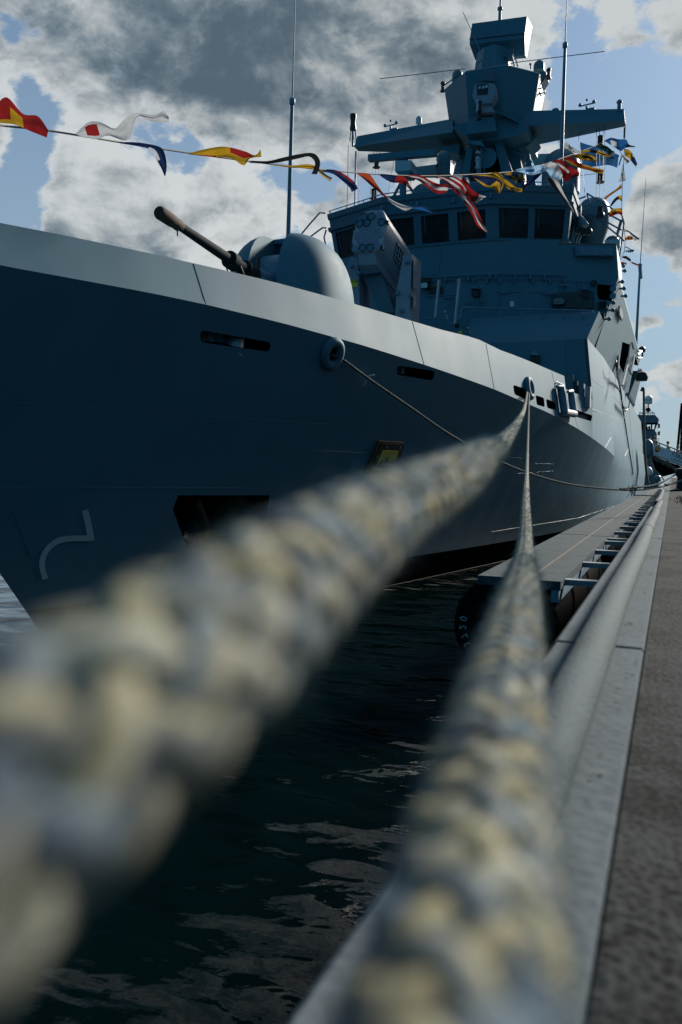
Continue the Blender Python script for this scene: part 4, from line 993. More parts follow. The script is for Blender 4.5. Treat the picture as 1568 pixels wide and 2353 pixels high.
def shape(z, x, y, Y, s_=1.0):
    p = onY(*z(x, y), Y); MB().lathe(p, [(.30*s_, -.42*s_), (.32*s_, -.36*s_), (.2*s_, -.3*s_), (.2*s_, .3*s_), (.22*s_, .34*s_), (.1*s_, .42*s_)], (0, 0, 1), 14).build('signal_lantern', M['black'], ship, 40)
shape(z44, 450, 715, 39, .62); shape(z44, 418, 1070, 38, .62); shape(z9, 1278, 320, 39.5, .6); shape(z9, 1278, 605, 38.5, .6); shape(z5, 598, 1020, 36, .55)
# hose and cables hanging down the sunlit side
z3b = zoomer(2400, 800, 1.9606)
def sidewire(px, X0, X1, r, mat='pipe', name='side_cable'):
    n_ = len(px); pts = catmull([onX(*q, lerp(X0, X1, i/(n_-1))) for i, q in enumerate(px)], 5)
    MB().tube(pts, r, 6).build(name, M[mat], ship, 60)
# cables over the ship's side
pts = [onH(*z4(*q), .07)[0] for q in ((1000, 520), (1005, 600), (1025, 760), (1050, 960), (1075, 1120), (1100, 1280), (1125, 1430), (1135, 1500))]
MB().tube(catmull(pts, 4), .035, 6).build('side_cable', M['wire'], ship, 60)
pts = [onH(*z4(*q), .07)[0] for q in ((1008, 640), (1020, 760), (1035, 860), (1055, 930), (1075, 948), (1095, 925), (1118, 870))]
MB().tube(catmull(pts, 4), .03, 6).build('side_cable', M['wire'], ship, 60)
for a in ([(1190, 440), (1225, 440), (1225, 500), (1185, 500)], [(1222, 425), (1222, 445)], [(1185, 470), (1225, 440)]): MB().tube([onX(*z4(*q), -2.0) for q in a], .06, 5).build('side_aerial', M['pipe'], ship)
MB().ball(onX(*z4(1223, 428), -2.0), .22, 8).build('side_aerial', M['black'], ship)
MB().lathe(onX(*z4(1218, 695), -2.0), [(.35, 0), (.4, .2), (.3, .5), (.1, .6)], (0, 0, 1), 10).build('side_lamp', M['black'], ship, 40)
for a in ([(1125, 380), (1100, 560)], [(1100, 560), (1055, 735)], [(1100, 570), (1130, 640)], [(1135, 370), (1150, 420)], [(1160, 470), (1130, 640)]): MB().tube([onX(*z4(*q), -2.1) for q in a], .05, 5).build('bay_frame', M['pipe'], ship)
MB().tube([onX(*z4(*q), -2.15) for q in ((1098, 812), (1150, 900))], .10, 6).build('bay_frame', M['pipe'], ship)

# ================================================================== SIGNAL FLAGS
FC = {}
def cloth(name, col):
    m, n, l, b = principled(name)
    b.inputs['Base Color'].default_value = (*col, 1); b.inputs['Roughness'].default_value = .8
    geo = n.new('ShaderNodeNewGeometry'); nz = n.new('ShaderNodeTexNoise'); nz.inputs['Scale'].default_value = 14; nz.inputs['Detail'].default_value = 4
    l.new(geo.outputs['Position'], nz.inputs['Vector'])
    mx = n.new('ShaderNodeMix'); mx.data_type = 'RGBA'; mx.inputs[6].default_value = (*[c*.75 for c in col], 1); mx.inputs[7].default_value = (*[min(1, c*1.15) for c in col], 1)
    l.new(nz.outputs['Fac'], mx.inputs[0]); l.new(mx.outputs[2], b.inputs['Base Color'])
    tr = n.new('ShaderNodeBsdfTranslucent'); l.new(mx.outputs[2], tr.inputs['Color'])
    ms = n.new('ShaderNodeMixShader'); ms.inputs[0].default_value = .5
    out = n['Material Output']; l.new(b.outputs[0], ms.inputs[1]); l.new(tr.outputs[0], ms.inputs[2]); l.new(ms.outputs[0], out.inputs['Surface'])
    return m
for k, c in dict(red=(.16, .010, .010), yellow=(.28, .17, .010), navy=(.008, .018, .06), blue=(.010, .06, .18), white=(.33, .35, .37), black=(.010, .010, .011), orange=(.24, .040, .012), ltblue=(.22, .36, .50), grey=(.22, .26, .28), green=(.02, .07, .055)).items():
    FC[k] = cloth('flag_'+k, c)
line_pts = [(-60, 273, 7.6), (0, 288, 8.4), (110, 300, 9.0), (270, 326, 10.4), (430, 351, 12.0), (640, 379, 14.5), (830, 398, 17.6), (960, 404, 20.2), (1080, 401, 23.3), (1200, 391, 27.6), (1290, 364, 31.7), (1390, 325, 37.0), (1437, 290, MY)]
LP = catmull([onY(*q) for q in line_pts], 8)
o = MB().tube(LP, .014, 5).build('signal_line', M['line']); tag(o, 'thin signal halyard rising from the bow to the port yard tip, strung with flags', 'rope')
HL = [onY(*z9(1476, 195), MY), onY(*z9(1462, 500), MY-.5), onY(*z5(860, 700), MY-1), onY(*z5(855, 1060), MY-1.5), onY(*z5(890, 1300), 38), onY(*z5(880, 1500), 41), onY(*z5(830, 1600), 43)]
o = MB().tube(catmull(HL, 5), .014, 5).build('signal_line', M['line']); tag(o, 'thin halyard hanging from the port yard tip down to the bridge wing', 'rope')
def lineY(px): return interp([(a[0], a[2]) for a in line_pts], px)
NF, MFL = 26, 6
def flag(z, top, bot, pat, label, Y=None, amp=.10, grp='signal flags strung along the dressing line'):
    T = [z(*q) for q in top]; B = [z(*q) for q in bot]
    def res(P, n):
        # resample a pixel polyline evenly, smoothly
        c = catmull([(x, y, 0) for x, y in P], 8); L = [0]
        for a, b in zip(c, c[1:]): L.append(L[-1]+(b-a).length)
        out = []
        for i in range(n+1):
            s = L[-1]*i/n; k = 0
            while k < len(L)-2 and L[k+1] < s: k += 1
            t = (s-L[k])/max(1e-6, L[k+1]-L[k]); out.append(c[k].lerp(c[k+1], min(1, t)))
        return out
    a, b = res(T, NF), res(B, NF)
    Yb = Y if Y else lineY(T[0][0]); ph = random.uniform(0, 6); mb = MB(); g = []
    for i in range(NF+1):
        row = []
        for j in range(MFL+1):
            t = j/MFL; p = a[i].lerp(b[i], t)
            yy = Yb + (amp*Yb/18)*(math.sin(i*.55+ph)*(.3+i/NF) + .8*math.sin(j*1.1+i*.25+ph))
            row.append(onY(p.x, p.y, yy))
        g.append(row)
    mats = []; names = []
    for i in range(NF):
        for j in range(MFL):
            c = pat((i+.5)/NF, (j+.5)/MFL)
            if c not in names: names.append(c)
            mb.cur = names.index(c)
            mb.face([g[i][j], g[i+1][j], g[i+1][j+1], g[i][j+1]])
    me = mb.build('signal_flag', [FC[c] for c in names], None, 80, recalc=False)
    if len(names) == 1: pass
    bm = bmesh.new(); bm.from_mesh(me.data); bmesh.ops.remove_doubles(bm, verts=bm.verts, dist=1e-5); bm.to_mesh(me.data); bm.free()
    me.data.polygons.foreach_set('use_smooth', [True]*len(me.data.polygons))
    tag(me, label, 'flag', grp); return me
z3 = zoomer(0, 300, 1.0814)
S = lambda *c: (lambda s, t: c[min(len(c)-1, int(s*len(c)))])
A = lambda *c: (lambda s, t: c[min(len(c)-1, int(t*len(c)))])
flag(z3, [(-40, 170), (25, 95), (100, 168), (165, 178), (210, 240)], [(-40, 205), (10, 208), (70, 216), (130, 242), (203, 271)], lambda s, t: 'yellow' if abs(s-.45) < .12 and t > .35 or t > .86 and s < .5 else 'red', 'red flag with a yellow fold, first on the line at its far left', amp=.05)
flag(z3, [(325, 258), (380, 205), (430, 203), (470, 222), (500, 232), (540, 190), (580, 164), (650, 173), (690, 168), (705, 150), (732, 182)], [(325, 262), (380, 270), (425, 277), (470, 262), (540, 285), (570, 262), (592, 180), (640, 196), (690, 205), (715, 205), (730, 205)], lambda s, t: 'red' if .1 < s < .25 and .15 < t < .8 else 'white', 'long white flag with a small red centre, streaming up and back from the line', amp=.06)
flag(z3, [(520, 290), (600, 292), (690, 310), (715, 345), (722, 400), (716, 438)], [(520, 296), (600, 309), (655, 325), (680, 370), (697, 400), (712, 436)], lambda s, t: 'white' if .45 < s < .75 and t > .62 else 'navy', 'dark navy pennant drooping below the line with a white inner fold', amp=.05)
flag(z3, [(820, 338), (900, 318), (975, 310), (1060, 330), (1105, 348), (1128, 320)], [(820, 344), (920, 355), (1000, 360), (1055, 392), (1080, 362), (1132, 354)], lambda s, t: 'red' if (t > .75 and s < .35) or (t < .55 and .55 < s < .92) else 'yellow', 'yellow and red rolled flag in clear sky, left of the tall whip antenna', amp=.06)
flag(z3, [(1080, 370), (1160, 372), (1220, 358), (1290, 343), (1350, 337), (1378, 355), (1387, 385), (1372, 430)], [(1080, 380), (1160, 384), (1220, 376), (1290, 362), (1335, 352), (1360, 370), (1363, 395), (1348, 428)], S('black'), 'black ribbon-like flag arching over the line beside the tall whip antenna', amp=.05)
flag(z3, [(1190, 386), (1260, 392), (1330, 386), (1372, 396), (1410, 430), (1438, 445)], [(1190, 392), (1260, 401), (1320, 403), (1365, 410), (1400, 440), (1430, 460)], lambda s, t: 'blue' if s > .82 and t < .5 else 'yellow', 'narrow yellow pennant just under the line, crossing the tall whip antenna', amp=.05)
flag(z3, [(1395, 408), (1450, 411), (1500, 435), (1535, 465), (1550, 492)], [(1395, 418), (1445, 430), (1490, 465), (1515, 490), (1522, 507)], lambda s, t: 'red' if t < .35 and .3 < s < .8 else 'navy', 'navy flag with a red upper edge, just left of the cage antenna', amp=.05)
flag(z8, [(225, 160), (310, 168), (360, 235), (420, 312), (500, 365), (600, 396), (690, 393), (755, 438)], [(225, 165), (275, 205), (330, 255), (400, 312), (480, 380), (565, 425), (610, 408), (740, 441)], lambda s, t: 'orange' if s < .47 else 'white' if s < .76 else 'blue', 'orange, white and blue streamer hanging across the front of the bridge roof', amp=.06)
flag(z8, [(375, 165), (440, 170), (500, 178), (560, 190), (595, 250)], [(375, 172), (430, 210), (475, 228), (530, 232), (600, 265)], lambda s, t: 'navy' if s < .5 else 'red', 'navy and dark red flag in front of the radar post', amp=.06)
flag(z8, [(585, 172), (670, 178), (730, 210), (790, 235), (845, 235), (870, 250)], [(585, 190), (650, 212), (710, 255), (770, 300), (810, 305), (845, 300)], A('red', 'white', 'red'), 'red and white striped flag in front of the large roof dome', amp=.08)
flag(z8, [(760, 178), (830, 182), (900, 210), (960, 250), (975, 290), (985, 300)], [(760, 186), (815, 205), (860, 240), (900, 285), (930, 310), (950, 320)], A('red', 'white', 'red'), 'narrow red flag with a white stripe, between two wider striped flags', amp=.08)
flag(z8, [(870, 175), (940, 170), (985, 205), (1015, 265), (1070, 305), (1125, 325)], [(870, 190), (905, 240), (960, 300), (1000, 335), (1050, 370), (1090, 350)], lambda s, t: 'white' if (t > .55 and s < .55) or s > .85 or (t < .3 and s < .3) else 'red', 'broad red flag with white corners blowing to the right below the mast', amp=.10)
flag(z8, [(885, 262), (950, 300), (1005, 345), (1060, 410), (1090, 480), (1132, 572)], [(885, 275), (935, 315), (980, 375), (1030, 460), (1065, 530), (1122, 573)], lambda s, t: ('red' if s < .14 else 'white' if s < .32 else ('white' if .36 < t < .62 else 'red')), 'long red and white striped pennant dangling over the bridge windows', amp=.05)
flag(z8, [(1025, 180), (1110, 172), (1190, 182), (1240, 205), (1250, 235), (1220, 300)], [(1030, 188), (1075, 225), (1125, 258), (1170, 262), (1185, 280), (1208, 302)], lambda s, t: 'yellow' if t > .82 or t < .15 or (s > .6 and .35 < t) else 'navy', 'navy flag with a yellow border and corner, in front of the mast trunk', amp=.08)
flag(z8, [(1150, 158), (1210, 156), (1250, 195), (1300, 235), (1340, 262), (1378, 270)], [(1150, 165), (1195, 178), (1235, 225), (1270, 265), (1330, 290), (1375, 293)], S('yellow'), 'plain yellow flag drooping in front of the mast trunk', amp=.08)
flag(z8, [(1250, 160), (1320, 152), (1380, 185), (1400, 205)], [(1255, 185), (1300, 205), (1340, 228), (1385, 232)], lambda s, t: 'navy' if (int(s*3)+int(t*2)) % 2 else 'yellow', 'yellow and navy chequered flag in front of the mast trunk', amp=.06)
flag(z8, [(1548, 112), (1530, 145), (1490, 190), (1440, 235), (1375, 290)], [(1500, 125), (1460, 175), (1420, 215), (1395, 240), (1370, 250)], S('navy'), 'dark navy flag folded diagonally to the right of the chequered one', amp=.06)
flag(z9, [(615, 545), (680, 530), (760, 515), (820, 510), (850, 530)], [(620, 560), (680, 575), (740, 590), (800, 575), (850, 560)], lambda s, t: 'blue' if .3 < s < .6 and .3 < t < .7 else 'ltblue', 'pale blue flag with a darker middle patch, by the port foot of the mast', amp=.06)
flag(z9, [(805, 510), (880, 490), (935, 500), (965, 545), (985, 590)], [(815, 530), (860, 560), (890, 600), (930, 620), (960, 640)], lambda s, t: 'white' if t < .5 else 'ltblue', 'white and pale blue flag bunched above the port roof dome', amp=.06)
flag(z9, [(890, 590), (930, 600), (970, 680), (1005, 755), (1040, 815), (1072, 880)], [(868, 615), (890, 660), (940, 725), (985, 785), (1025, 835), (1065, 882)], lambda s, t: 'white' if t < .45 else 'black', 'long white pennant with a black edge trailing down over the port bridge window', amp=.05)
flag(z9, [(905, 478), (960, 465), (1010, 490), (1060, 530), (1112, 565), (1108, 600)], [(925, 505), (940, 560), (985, 610), (1012, 645), (1040, 620), (1075, 605)], lambda s, t: 'white' if (.3 < t < .55 and s < .6) else 'red', 'red flag with a white stripe above the port roof dome', amp=.08)
flag(z9, [(990, 455), (1050, 445), (1110, 490), (1180, 515), (1250, 535), (1308, 545)], [(1000, 470), (1040, 500), (1100, 530), (1180, 550), (1250, 572), (1300, 577)], lambda s, t: 'red' if (t < .5 and s < .45) or (.3 < t < .6) else 'yellow', 'yellow and red flag streaming right below the port yardarm', amp=.06)
flag(z9, [(1065, 430), (1130, 418), (1190, 420), (1240, 455), (1252, 480)], [(1070, 442), (1110, 465), (1160, 475), (1200, 480), (1240, 486)], lambda s, t: 'black' if .35 < s < .85 and .3 < t < .65 else 'yellow', 'yellow flag with a black centre below the port yardarm', amp=.06)
flag(z9, [(1120, 400), (1190, 390), (1260, 395), (1320, 420), (1372, 440)], [(1130, 412), (1190, 410), (1255, 420), (1310, 440), (1345, 445)], lambda s, t: 'black' if .3 < s < .55 else 'yellow', 'narrow yellow flag with a black band in front of the blue house flag', amp=.05)
flag(z9, [(1262, 370), (1310, 355), (1360, 385), (1392, 432)], [(1270, 388), (1310, 400), (1350, 420), (1378, 432)], lambda s, t: 'white' if s > .8 else 'green', 'dark green flag with a white tip below the port yard tip', amp=.05)
flag(z9, [(1305, 322), (1360, 296), (1420, 308), (1480, 310), (1505, 350), (1552, 362)], [(1325, 330), (1390, 372), (1440, 400), (1462, 385), (1490, 372), (1548, 370)], lambda s, t: 'white' if .2 < s < .4 and t > .4 else 'black' if s > .75 else 'blue', 'blue flag with a white square closest to the port yard tip', amp=.06)
flag(z9, [(1390, 330), (1425, 375), (1450, 425), (1512, 480)], [(1398, 345), (1428, 398), (1460, 455), (1482, 505)], A('white', 'red', 'white'), 'white flag with a thin red stripe hanging under the blue flag at the yard tip', amp=.05)
flag(z9, [(1468, 382), (1510, 395), (1545, 445), (1568, 500)], [(1472, 440), (1500, 455), (1530, 490), (1562, 532)], lambda s, t: 'yellow' if s < .42 else 'navy', 'yellow and navy flag on the outer side of the vertical halyard', Y=MY, amp=.05)
vg = 'flags on the vertical halyard at the bridge wing'
flag(z9, [(1458, 500), (1468, 560), (1480, 632)], [(1452, 520), (1440, 590), (1422, 642)], S('grey'), 'narrow dark grey pennant hanging on the vertical halyard', Y=MY, amp=.03, grp=vg)
flag(z9, [(1446, 655), (1400, 700), (1340, 740), (1278, 790)], [(1446, 690), (1400, 720), (1350, 755), (1285, 812)], lambda s, t: 'yellow' if t < .5 else 'red', 'red and yellow pennant slanting away from the vertical halyard', Y=40, amp=.03, grp=vg)
flag(z9, [(1450, 745), (1415, 755), (1380, 785), (1356, 830)], [(1450, 800), (1420, 780), (1392, 805), (1362, 838)], lambda s, t: 'yellow' if s < .25 else 'black', 'small black flag with a yellow hoist on the vertical halyard', Y=39.5, amp=.03, grp=vg)
flag(z5, [(858, 988), (800, 985), (740, 1000), (692, 1040)], [(862, 1062), (800, 1055), (750, 1075), (708, 1092)], lambda s, t: 'yellow' if t < .55 else 'red', 'yellow over red flag in front of the big satellite dome', Y=36, amp=.03, grp=vg)
flag(z5, [(888, 1235), (940, 1255), (1000, 1300), (1070, 1350)], [(890, 1262), (940, 1275), (970, 1330), (1010, 1370)], lambda s, t: 'white' if t > .5 else 'navy', 'white and navy flag flying right of the wing frames', Y=38, amp=.03, grp=vg)
flag(z5, [(895, 1335), (940, 1310), (985, 1330)], [(895, 1368), (940, 1362), (985, 1356)], A('yellow', 'red', 'yellow'), 'small yellow and red flag under the white and navy one', Y=38, amp=.03, grp=vg)
flag(z5, [(890, 1440), (920, 1445), (960, 1470), (1008, 1478)], [(890, 1450), (920, 1458), (960, 1490), (980, 1510)], S('green'), 'dark green pennant level with the top of the wing bulwark', Y=40, amp=.03, grp=vg)
flag(z5, [(880, 1490), (920, 1480), (970, 1490)], [(880, 1515), (920, 1505), (965, 1512)], S('ltblue', 'navy'), 'small blue flag just below the dark green pennant', Y=40, amp=.03, grp=vg)
flag(z5, [(860, 1555), (900, 1550), (940, 1570), (965, 1600)], [(862, 1575), (900, 1585), (930, 1605), (955, 1615)], S('black'), 'black flag near the top of the sunlit ship side', Y=42, amp=.03, grp=vg)
flag(z5, [(945, 1605), (990, 1625), (1030, 1640), (1072, 1650)], [(950, 1625), (985, 1645), (1030, 1662), (1068, 1672)], S('white', 'red', 'green', 'red'), 'red, white and green pennant reaching towards the far whip antenna', Y=44, amp=.03, grp=vg)
flag(z5, [(830, 1625), (870, 1622), (912, 1635)], [(830, 1660), (870, 1655), (900, 1660)], S('red'), 'small red flag against the sky at the wing edge', Y=42, amp=.03, grp=vg)
z4b = z4
flag(z4, [(1185, 590), (1205, 585), (1226, 600)], [(1185, 618), (1205, 615), (1222, 612)], A('ltblue', 'red'), 'far small blue and red flag above the stern gear', Y=60, amp=.02, grp='small flags far aft')
flag(z4, [(1200, 635), (1230, 642), (1260, 650), (1282, 662)], [(1200, 643), (1230, 652), (1258, 658), (1278, 664)], S('grey'), 'far thin grey pennant above the stern gear', Y=60, amp=.02, grp='small flags far aft')
bf = flag(z9, [(1118, 330), (1180, 350), (1260, 372), (1340, 400), (1424, 430)], [(1130, 518), (1190, 525), (1260, 520), (1340, 510), (1412, 532)], S('blue'), 'large blue event flag with white lettering behind the string of flags', Y=MY+1, amp=.05, grp='house flags under the port yardarm')
flag(z9, [(958, 312), (1010, 330), (1060, 370), (1120, 405)], [(965, 405), (1010, 418), (1060, 420), (1120, 412)], A('grey', 'white', 'grey'), 'grey and white flag between the thick whip antenna and the blue event flag', Y=MY+1, amp=.05, grp='house flags under the port yardarm')
def ftext(s_, x, y, size, tilt): text_mesh(s_, size, 'flag_lettering', M['mark'], onY(*z9(x, y), MY+.72), (1, 0, tilt), (0, 0, 1), bf, .002)
ftext('Hanse', 1222, 432, .82, -.03); ftext('ROSTOCK', 1232, 460, .42, -.03); ftext('Sail', 1372, 468, .7, -.3)
# ================================================================== QUAY
QZ = 2.45
def concrete(name, c1, c2, scale, bump, spots=0.0):
    m, n, l, b = principled(name); b.inputs['Roughness'].default_value = .95; b.inputs['Specular IOR Level'].default_value = .06
    geo = n.new('ShaderNodeNewGeometry')
    a = n.new('ShaderNodeTexNoise'); a.inputs['Scale'].default_value = scale; a.inputs['Detail'].default_value = 9; a.inputs['Roughness'].default_value = .72
    l.new(geo.outputs['Position'], a.inputs['Vector'])
    v = n.new('ShaderNodeTexVoronoi'); v.inputs['Scale'].default_value = scale*14; l.new(geo.outputs['Position'], v.inputs['Vector'])
    ml = n.new('ShaderNodeMath'); ml.operation = 'MULTIPLY_ADD'; ml.inputs[1].default_value = .5; l.new(v.outputs['Distance'], ml.inputs[0]); 
    s2_ = n.new('ShaderNodeMath'); s2_.operation = 'MULTIPLY'; s2_.inputs[1].default_value = .75; l.new(a.outputs['Fac'], s2_.inputs[0]); l.new(s2_.outputs[0], ml.inputs[2])
    r = n.new('ShaderNodeMapRange'); r.inputs[1].default_value = .42; r.inputs[2].default_value = .72; l.new(ml.outputs[0], r.inputs[0])
    mx = n.new('ShaderNodeMix'); mx.data_type = 'RGBA'; mx.inputs[6].default_value = (*c1, 1); mx.inputs[7].default_value = (*c2, 1); l.new(r.outputs[0], mx.inputs[0])
    out = mx.outputs[2]
    if spots:
        n3 = n.new('ShaderNodeTexNoise'); n3.inputs['Scale'].default_value = 2.2; n3.inputs['Detail'].default_value = 7; l.new(geo.outputs['Position'], n3.inputs['Vector'])
        r3 = n.new('ShaderNodeMapRange'); r3.inputs[1].default_value = .52; r3.inputs[2].default_value = .7; r3.inputs[4].default_value = spots; l.new(n3.outputs['Fac'], r3.inputs[0])
        m3 = n.new('ShaderNodeMix'); m3.data_type = 'RGBA'; m3.inputs[7].default_value = (*[x*.35 for x in c1], 1); l.new(r3.outputs[0], m3.inputs[0]); l.new(out, m3.inputs[6]); out = m3.outputs[2]
    l.new(out, b.inputs['Base Color'])
    bp = n.new('ShaderNodeBump'); bp.inputs['Strength'].default_value = bump; bp.inputs['Distance'].default_value = .012; l.new(ml.outputs[0], bp.inputs['Height']); l.new(bp.outputs[0], b.inputs['Normal'])
    return m
M['pavement'] = concrete('exposed_aggregate', (.006, .0066, .0068), (.044, .048, .049), 5, .6, .75)
M['coping'] = concrete('coping_concrete', (.088, .106, .118), (.108, .130, .144), 3, .3, .25)
M['wall'] = concrete('quay_wall_concrete', (.03, .033, .03), (.07, .075, .07), 1.5, .5, .6)
mb = MB(); mb.box(-.058, 80, -6, 420, -3, QZ); o = mb.build('pavement', M['pavement']); tag(o, None, None, None, 'structure')
mb = MB(); mb.box(-.34, -.062, -6, 420, -3, QZ-.22); o = mb.build('quay_wall', M['wall']); tag(o, None, None, None, 'structure')
# coping stones: one row of slabs with open joints
yj = -2.2
cp = MB()
while yj < 260:
    L_ = 4.9
    w = random.uniform(-.006, .006); x0, x1, y0, y1, z0, z1 = -.345+w, -.061, yj+.006, yj+L_-.006, QZ-.215, QZ+.004+random.uniform(-.003, .003)
    c = .014
    cp.loft([[V((x0, y0, z0)), V((x1, y0, z0)), V((x1, y1, z0)), V((x0, y1, z0))], [V((x0, y0, z1-c)), V((x1, y0, z1-c)), V((x1, y1, z1-c)), V((x0, y1, z1-c))], [V((x0+c, y0+c*.5, z1)), V((x1-c*.6, y0+c*.5, z1)), V((x1-c*.6, y1-c*.5, z1)), V((x0+c, y1-c*.5, z1))]])
    yj += L_
o = cp.build('kerb', M['coping']); tag(o, None, None, None, 'structure')
# moss and litter caught along the kerb
mb = MB()
for k in range(11):
    y = 1.6*(1.25**k)*random.uniform(.95, 1.05); x = random.choice([-.10, -.12, -.08, -.13]) + random.uniform(-.015, .015)
    for j in range(7):
        p = V((x+random.gauss(0, .012), y+random.gauss(0, .05), QZ+.006)); a = random.uniform(0, 6.3); r = random.uniform(.003, .010); h = random.uniform(.001, .004)
        mb.face([p, p + V((math.cos(a)*r*1.8, math.sin(a)*r*1.8, h*.4)), p + V((math.cos(a+1)*r, math.sin(a+1)*r, h))])
M['moss'] = paint('dead_moss', (.10, .085, .06), .9, .5, 30)
o = mb.build('moss', M['moss'], None, None, False); tag(o, None, None, None, 'stuff')
# grass tuft by the bollard
mb = MB(); gp = onZ(1562, 1150, QZ)
for k in range(900):
    p = gp + V((random.gauss(.22, .14), random.gauss(0, 1.6), 0)); p.z = QZ; a = random.uniform(0, 6.3); h = random.uniform(.03, .10)
    mb.face([p, p + V((.012*math.cos(a), .012*math.sin(a), 0)), p + V((random.gauss(0, .03), random.gauss(0, .03), h))])
M['grass'] = paint('dry_grass', (.10, .10, .03), .8, .4, 20)
o = mb.build('grass', M['grass'], None, None, False); tag(o, None, None, None, 'stuff')

# supply hose lying along the kerb
M['hose'] = paint('pale_hose_jacket', (.068, .09, .10), .85, .22, 3.5, 0, .35, 90, spec=.15)
pp = [V((-.188+.004*math.sin(y*1.3), y, QZ+.060)) for y in [-1.5+.4*i for i in range(46)]]
h1 = thing('supply_hose', 'thick pale grey hose lying straight along the kerb, nearest to the viewer', 'hose', (-.188, 5, QZ))
MB().tube(pp, .053, 20).build('hose_body', M['hose'], h1, 60)
for y in (16.3, 12.2, 7.8): MB().tube([V((-.188+.004*math.sin(y*1.3), y-.05, QZ+.061)), V((-.188+.004*math.sin(y*1.3), y+.05, QZ+.061))], .0552, 20).build('hose_band', M['hose'], h1, 60)
zl = zoomer(2450, 1900, 5.6)
h2p = [onZ(*zl(*q), QZ+.06) for q in ((1000, 640), (1060, 540), (1105, 450), (1125, 390), (1150, 330), (1195, 290))]
o = MB().tube(catmull(h2p, 6), .052, 14).build('supply_hose', M['hose'], None, 60); tag(o, 'thinner pale hose with a kink, lying beyond the end of the thick one', 'hose', 'hoses along the kerb'); h1['group'] = 'hoses along the kerb'

# floating fender walkway
WZ = 1.6
M['board'] = paint('weathered_board', (.050, .068, .076), .9, .3, 4, 0, .5, 25, spec=.1)
M['rust'] = paint('rusty_strip', (.085, .07, .05), .85, .5, 6)
wk = thing('fender_walkway', 'long weathered grey walkway with an open rung frame, floating between hull and quay', 'walkway', (-1.9, 11, WZ))
ysec = [10.75, 19.4, 43, 55, 75, 110]
for i, (a, b) in enumerate(zip(ysec, ysec[1:])):
    for k, (x0, x1, n_) in enumerate(((-2.40, -1.72, 1), (-1.70, -1.30, 1))):
        m_ = MB(); m_.box(x0, x1, a+.05+.25*(k == 0)*(i == 0)*0, b-.05, WZ-.11, WZ+.012*(k == 0)); m_.build('deck_board', M['board'], wk)
m_ = MB(); m_.box(-1.718, -1.702, 10.8, 110, WZ-.1, WZ+.02); m_.build('joint_strip', M['rust'], wk)
m_ = MB(); m_.box(-1.42, -1.32, 10.8, 110, WZ-.28, WZ-.12); m_.build('frame_beam', M['pipe'], wk)
M['rung'] = paint('blue_grey_rung', (.20, .235, .26), .5, .15, 5)
ry_ = 11.3; k = 0
while ry_ < 95:
    m_ = MB(); m_.box(-1.33, -.37, ry_-.09, ry_+.09, WZ-.10, WZ-.02); m_.build('rung', M['rung'], wk)
    k += 1; ry_ += 2.35 if k % 4 else .85
m_ = MB(); m_.box(-.40, -.352, 10.9, 110, WZ-.15, WZ+.02); m_.build('frame_beam', M['pipe'], wk)
# rubber tube fender under the head of the walkway
def tubefender(y0, y1, label):
    m_ = MB(); N = 40; c0 = V((-2.05, y0, .88)); ro, ri = .73, .40
    prof = [(ri, .9), (ri, .02), (ri+.03, 0), (ro-.06, 0), (ro, .06), (ro, y1-y0-.06), (ro-.06, y1-y0), (.02, y1-y0)]
    m_.lathe(c0, prof, (0, 1, 0), N); o = m_.build('rubber_fender', M['rubber'], None, 50)
    tag(o, label, 'fender', 'rubber fenders under the walkway'); return o
tf = tubefender(11.02, 18.6, 'big black rubber tube fender under the near walkway end, chalk number on its rim')
tubefender(20.2, 30, 'black rubber tube fender under the second stretch of the walkway')
M['chalk'] = paint('chalk_paint', (.40, .42, .45), .9, .5, 40)
for i, ch in enumerate('3720'):
    a = math.radians(208 - i*12); r = .595
    p = V((-2.05+r*math.cos(a), 11.005, .88+r*math.sin(a)))
    text_mesh(ch, .14, 'chalk_number', M['chalk'], p, (-math.sin(a)*-1*-1, 0, math.cos(a)*-1) if False else (math.sin(a), 0, -math.cos(a)), (math.cos(a), 0, math.sin(a)) if False else (-math.cos(a)*-1*-1, 0, -math.sin(a)), tf, .002)

# bollard on the quay edge
bp = onZ(1567, 1128, QZ); BX, BY = bp.x+.08, bp.y
bo = thing('mooring_bollard', 'squat black mooring bollard at the quay edge with pale ropes round it', 'bollard', (BX, BY, QZ))
MB().lathe((BX, BY, QZ), [(.42, 0), (.42, .06), (.30, .10), (.27, .3), (.26, .5), (.33, .62), (.36, .70), (.36, .80), (.32, .86), (.10, .90)], (0, 0, 1), 26).build('bollard_post', M['black'], bo, 40)
m_ = MB(); m_.box(BX-.5, BX+.5, BY-.5, BY+.5, QZ+.001, QZ+.05); m_.build('base_plate', M['black'], bo)

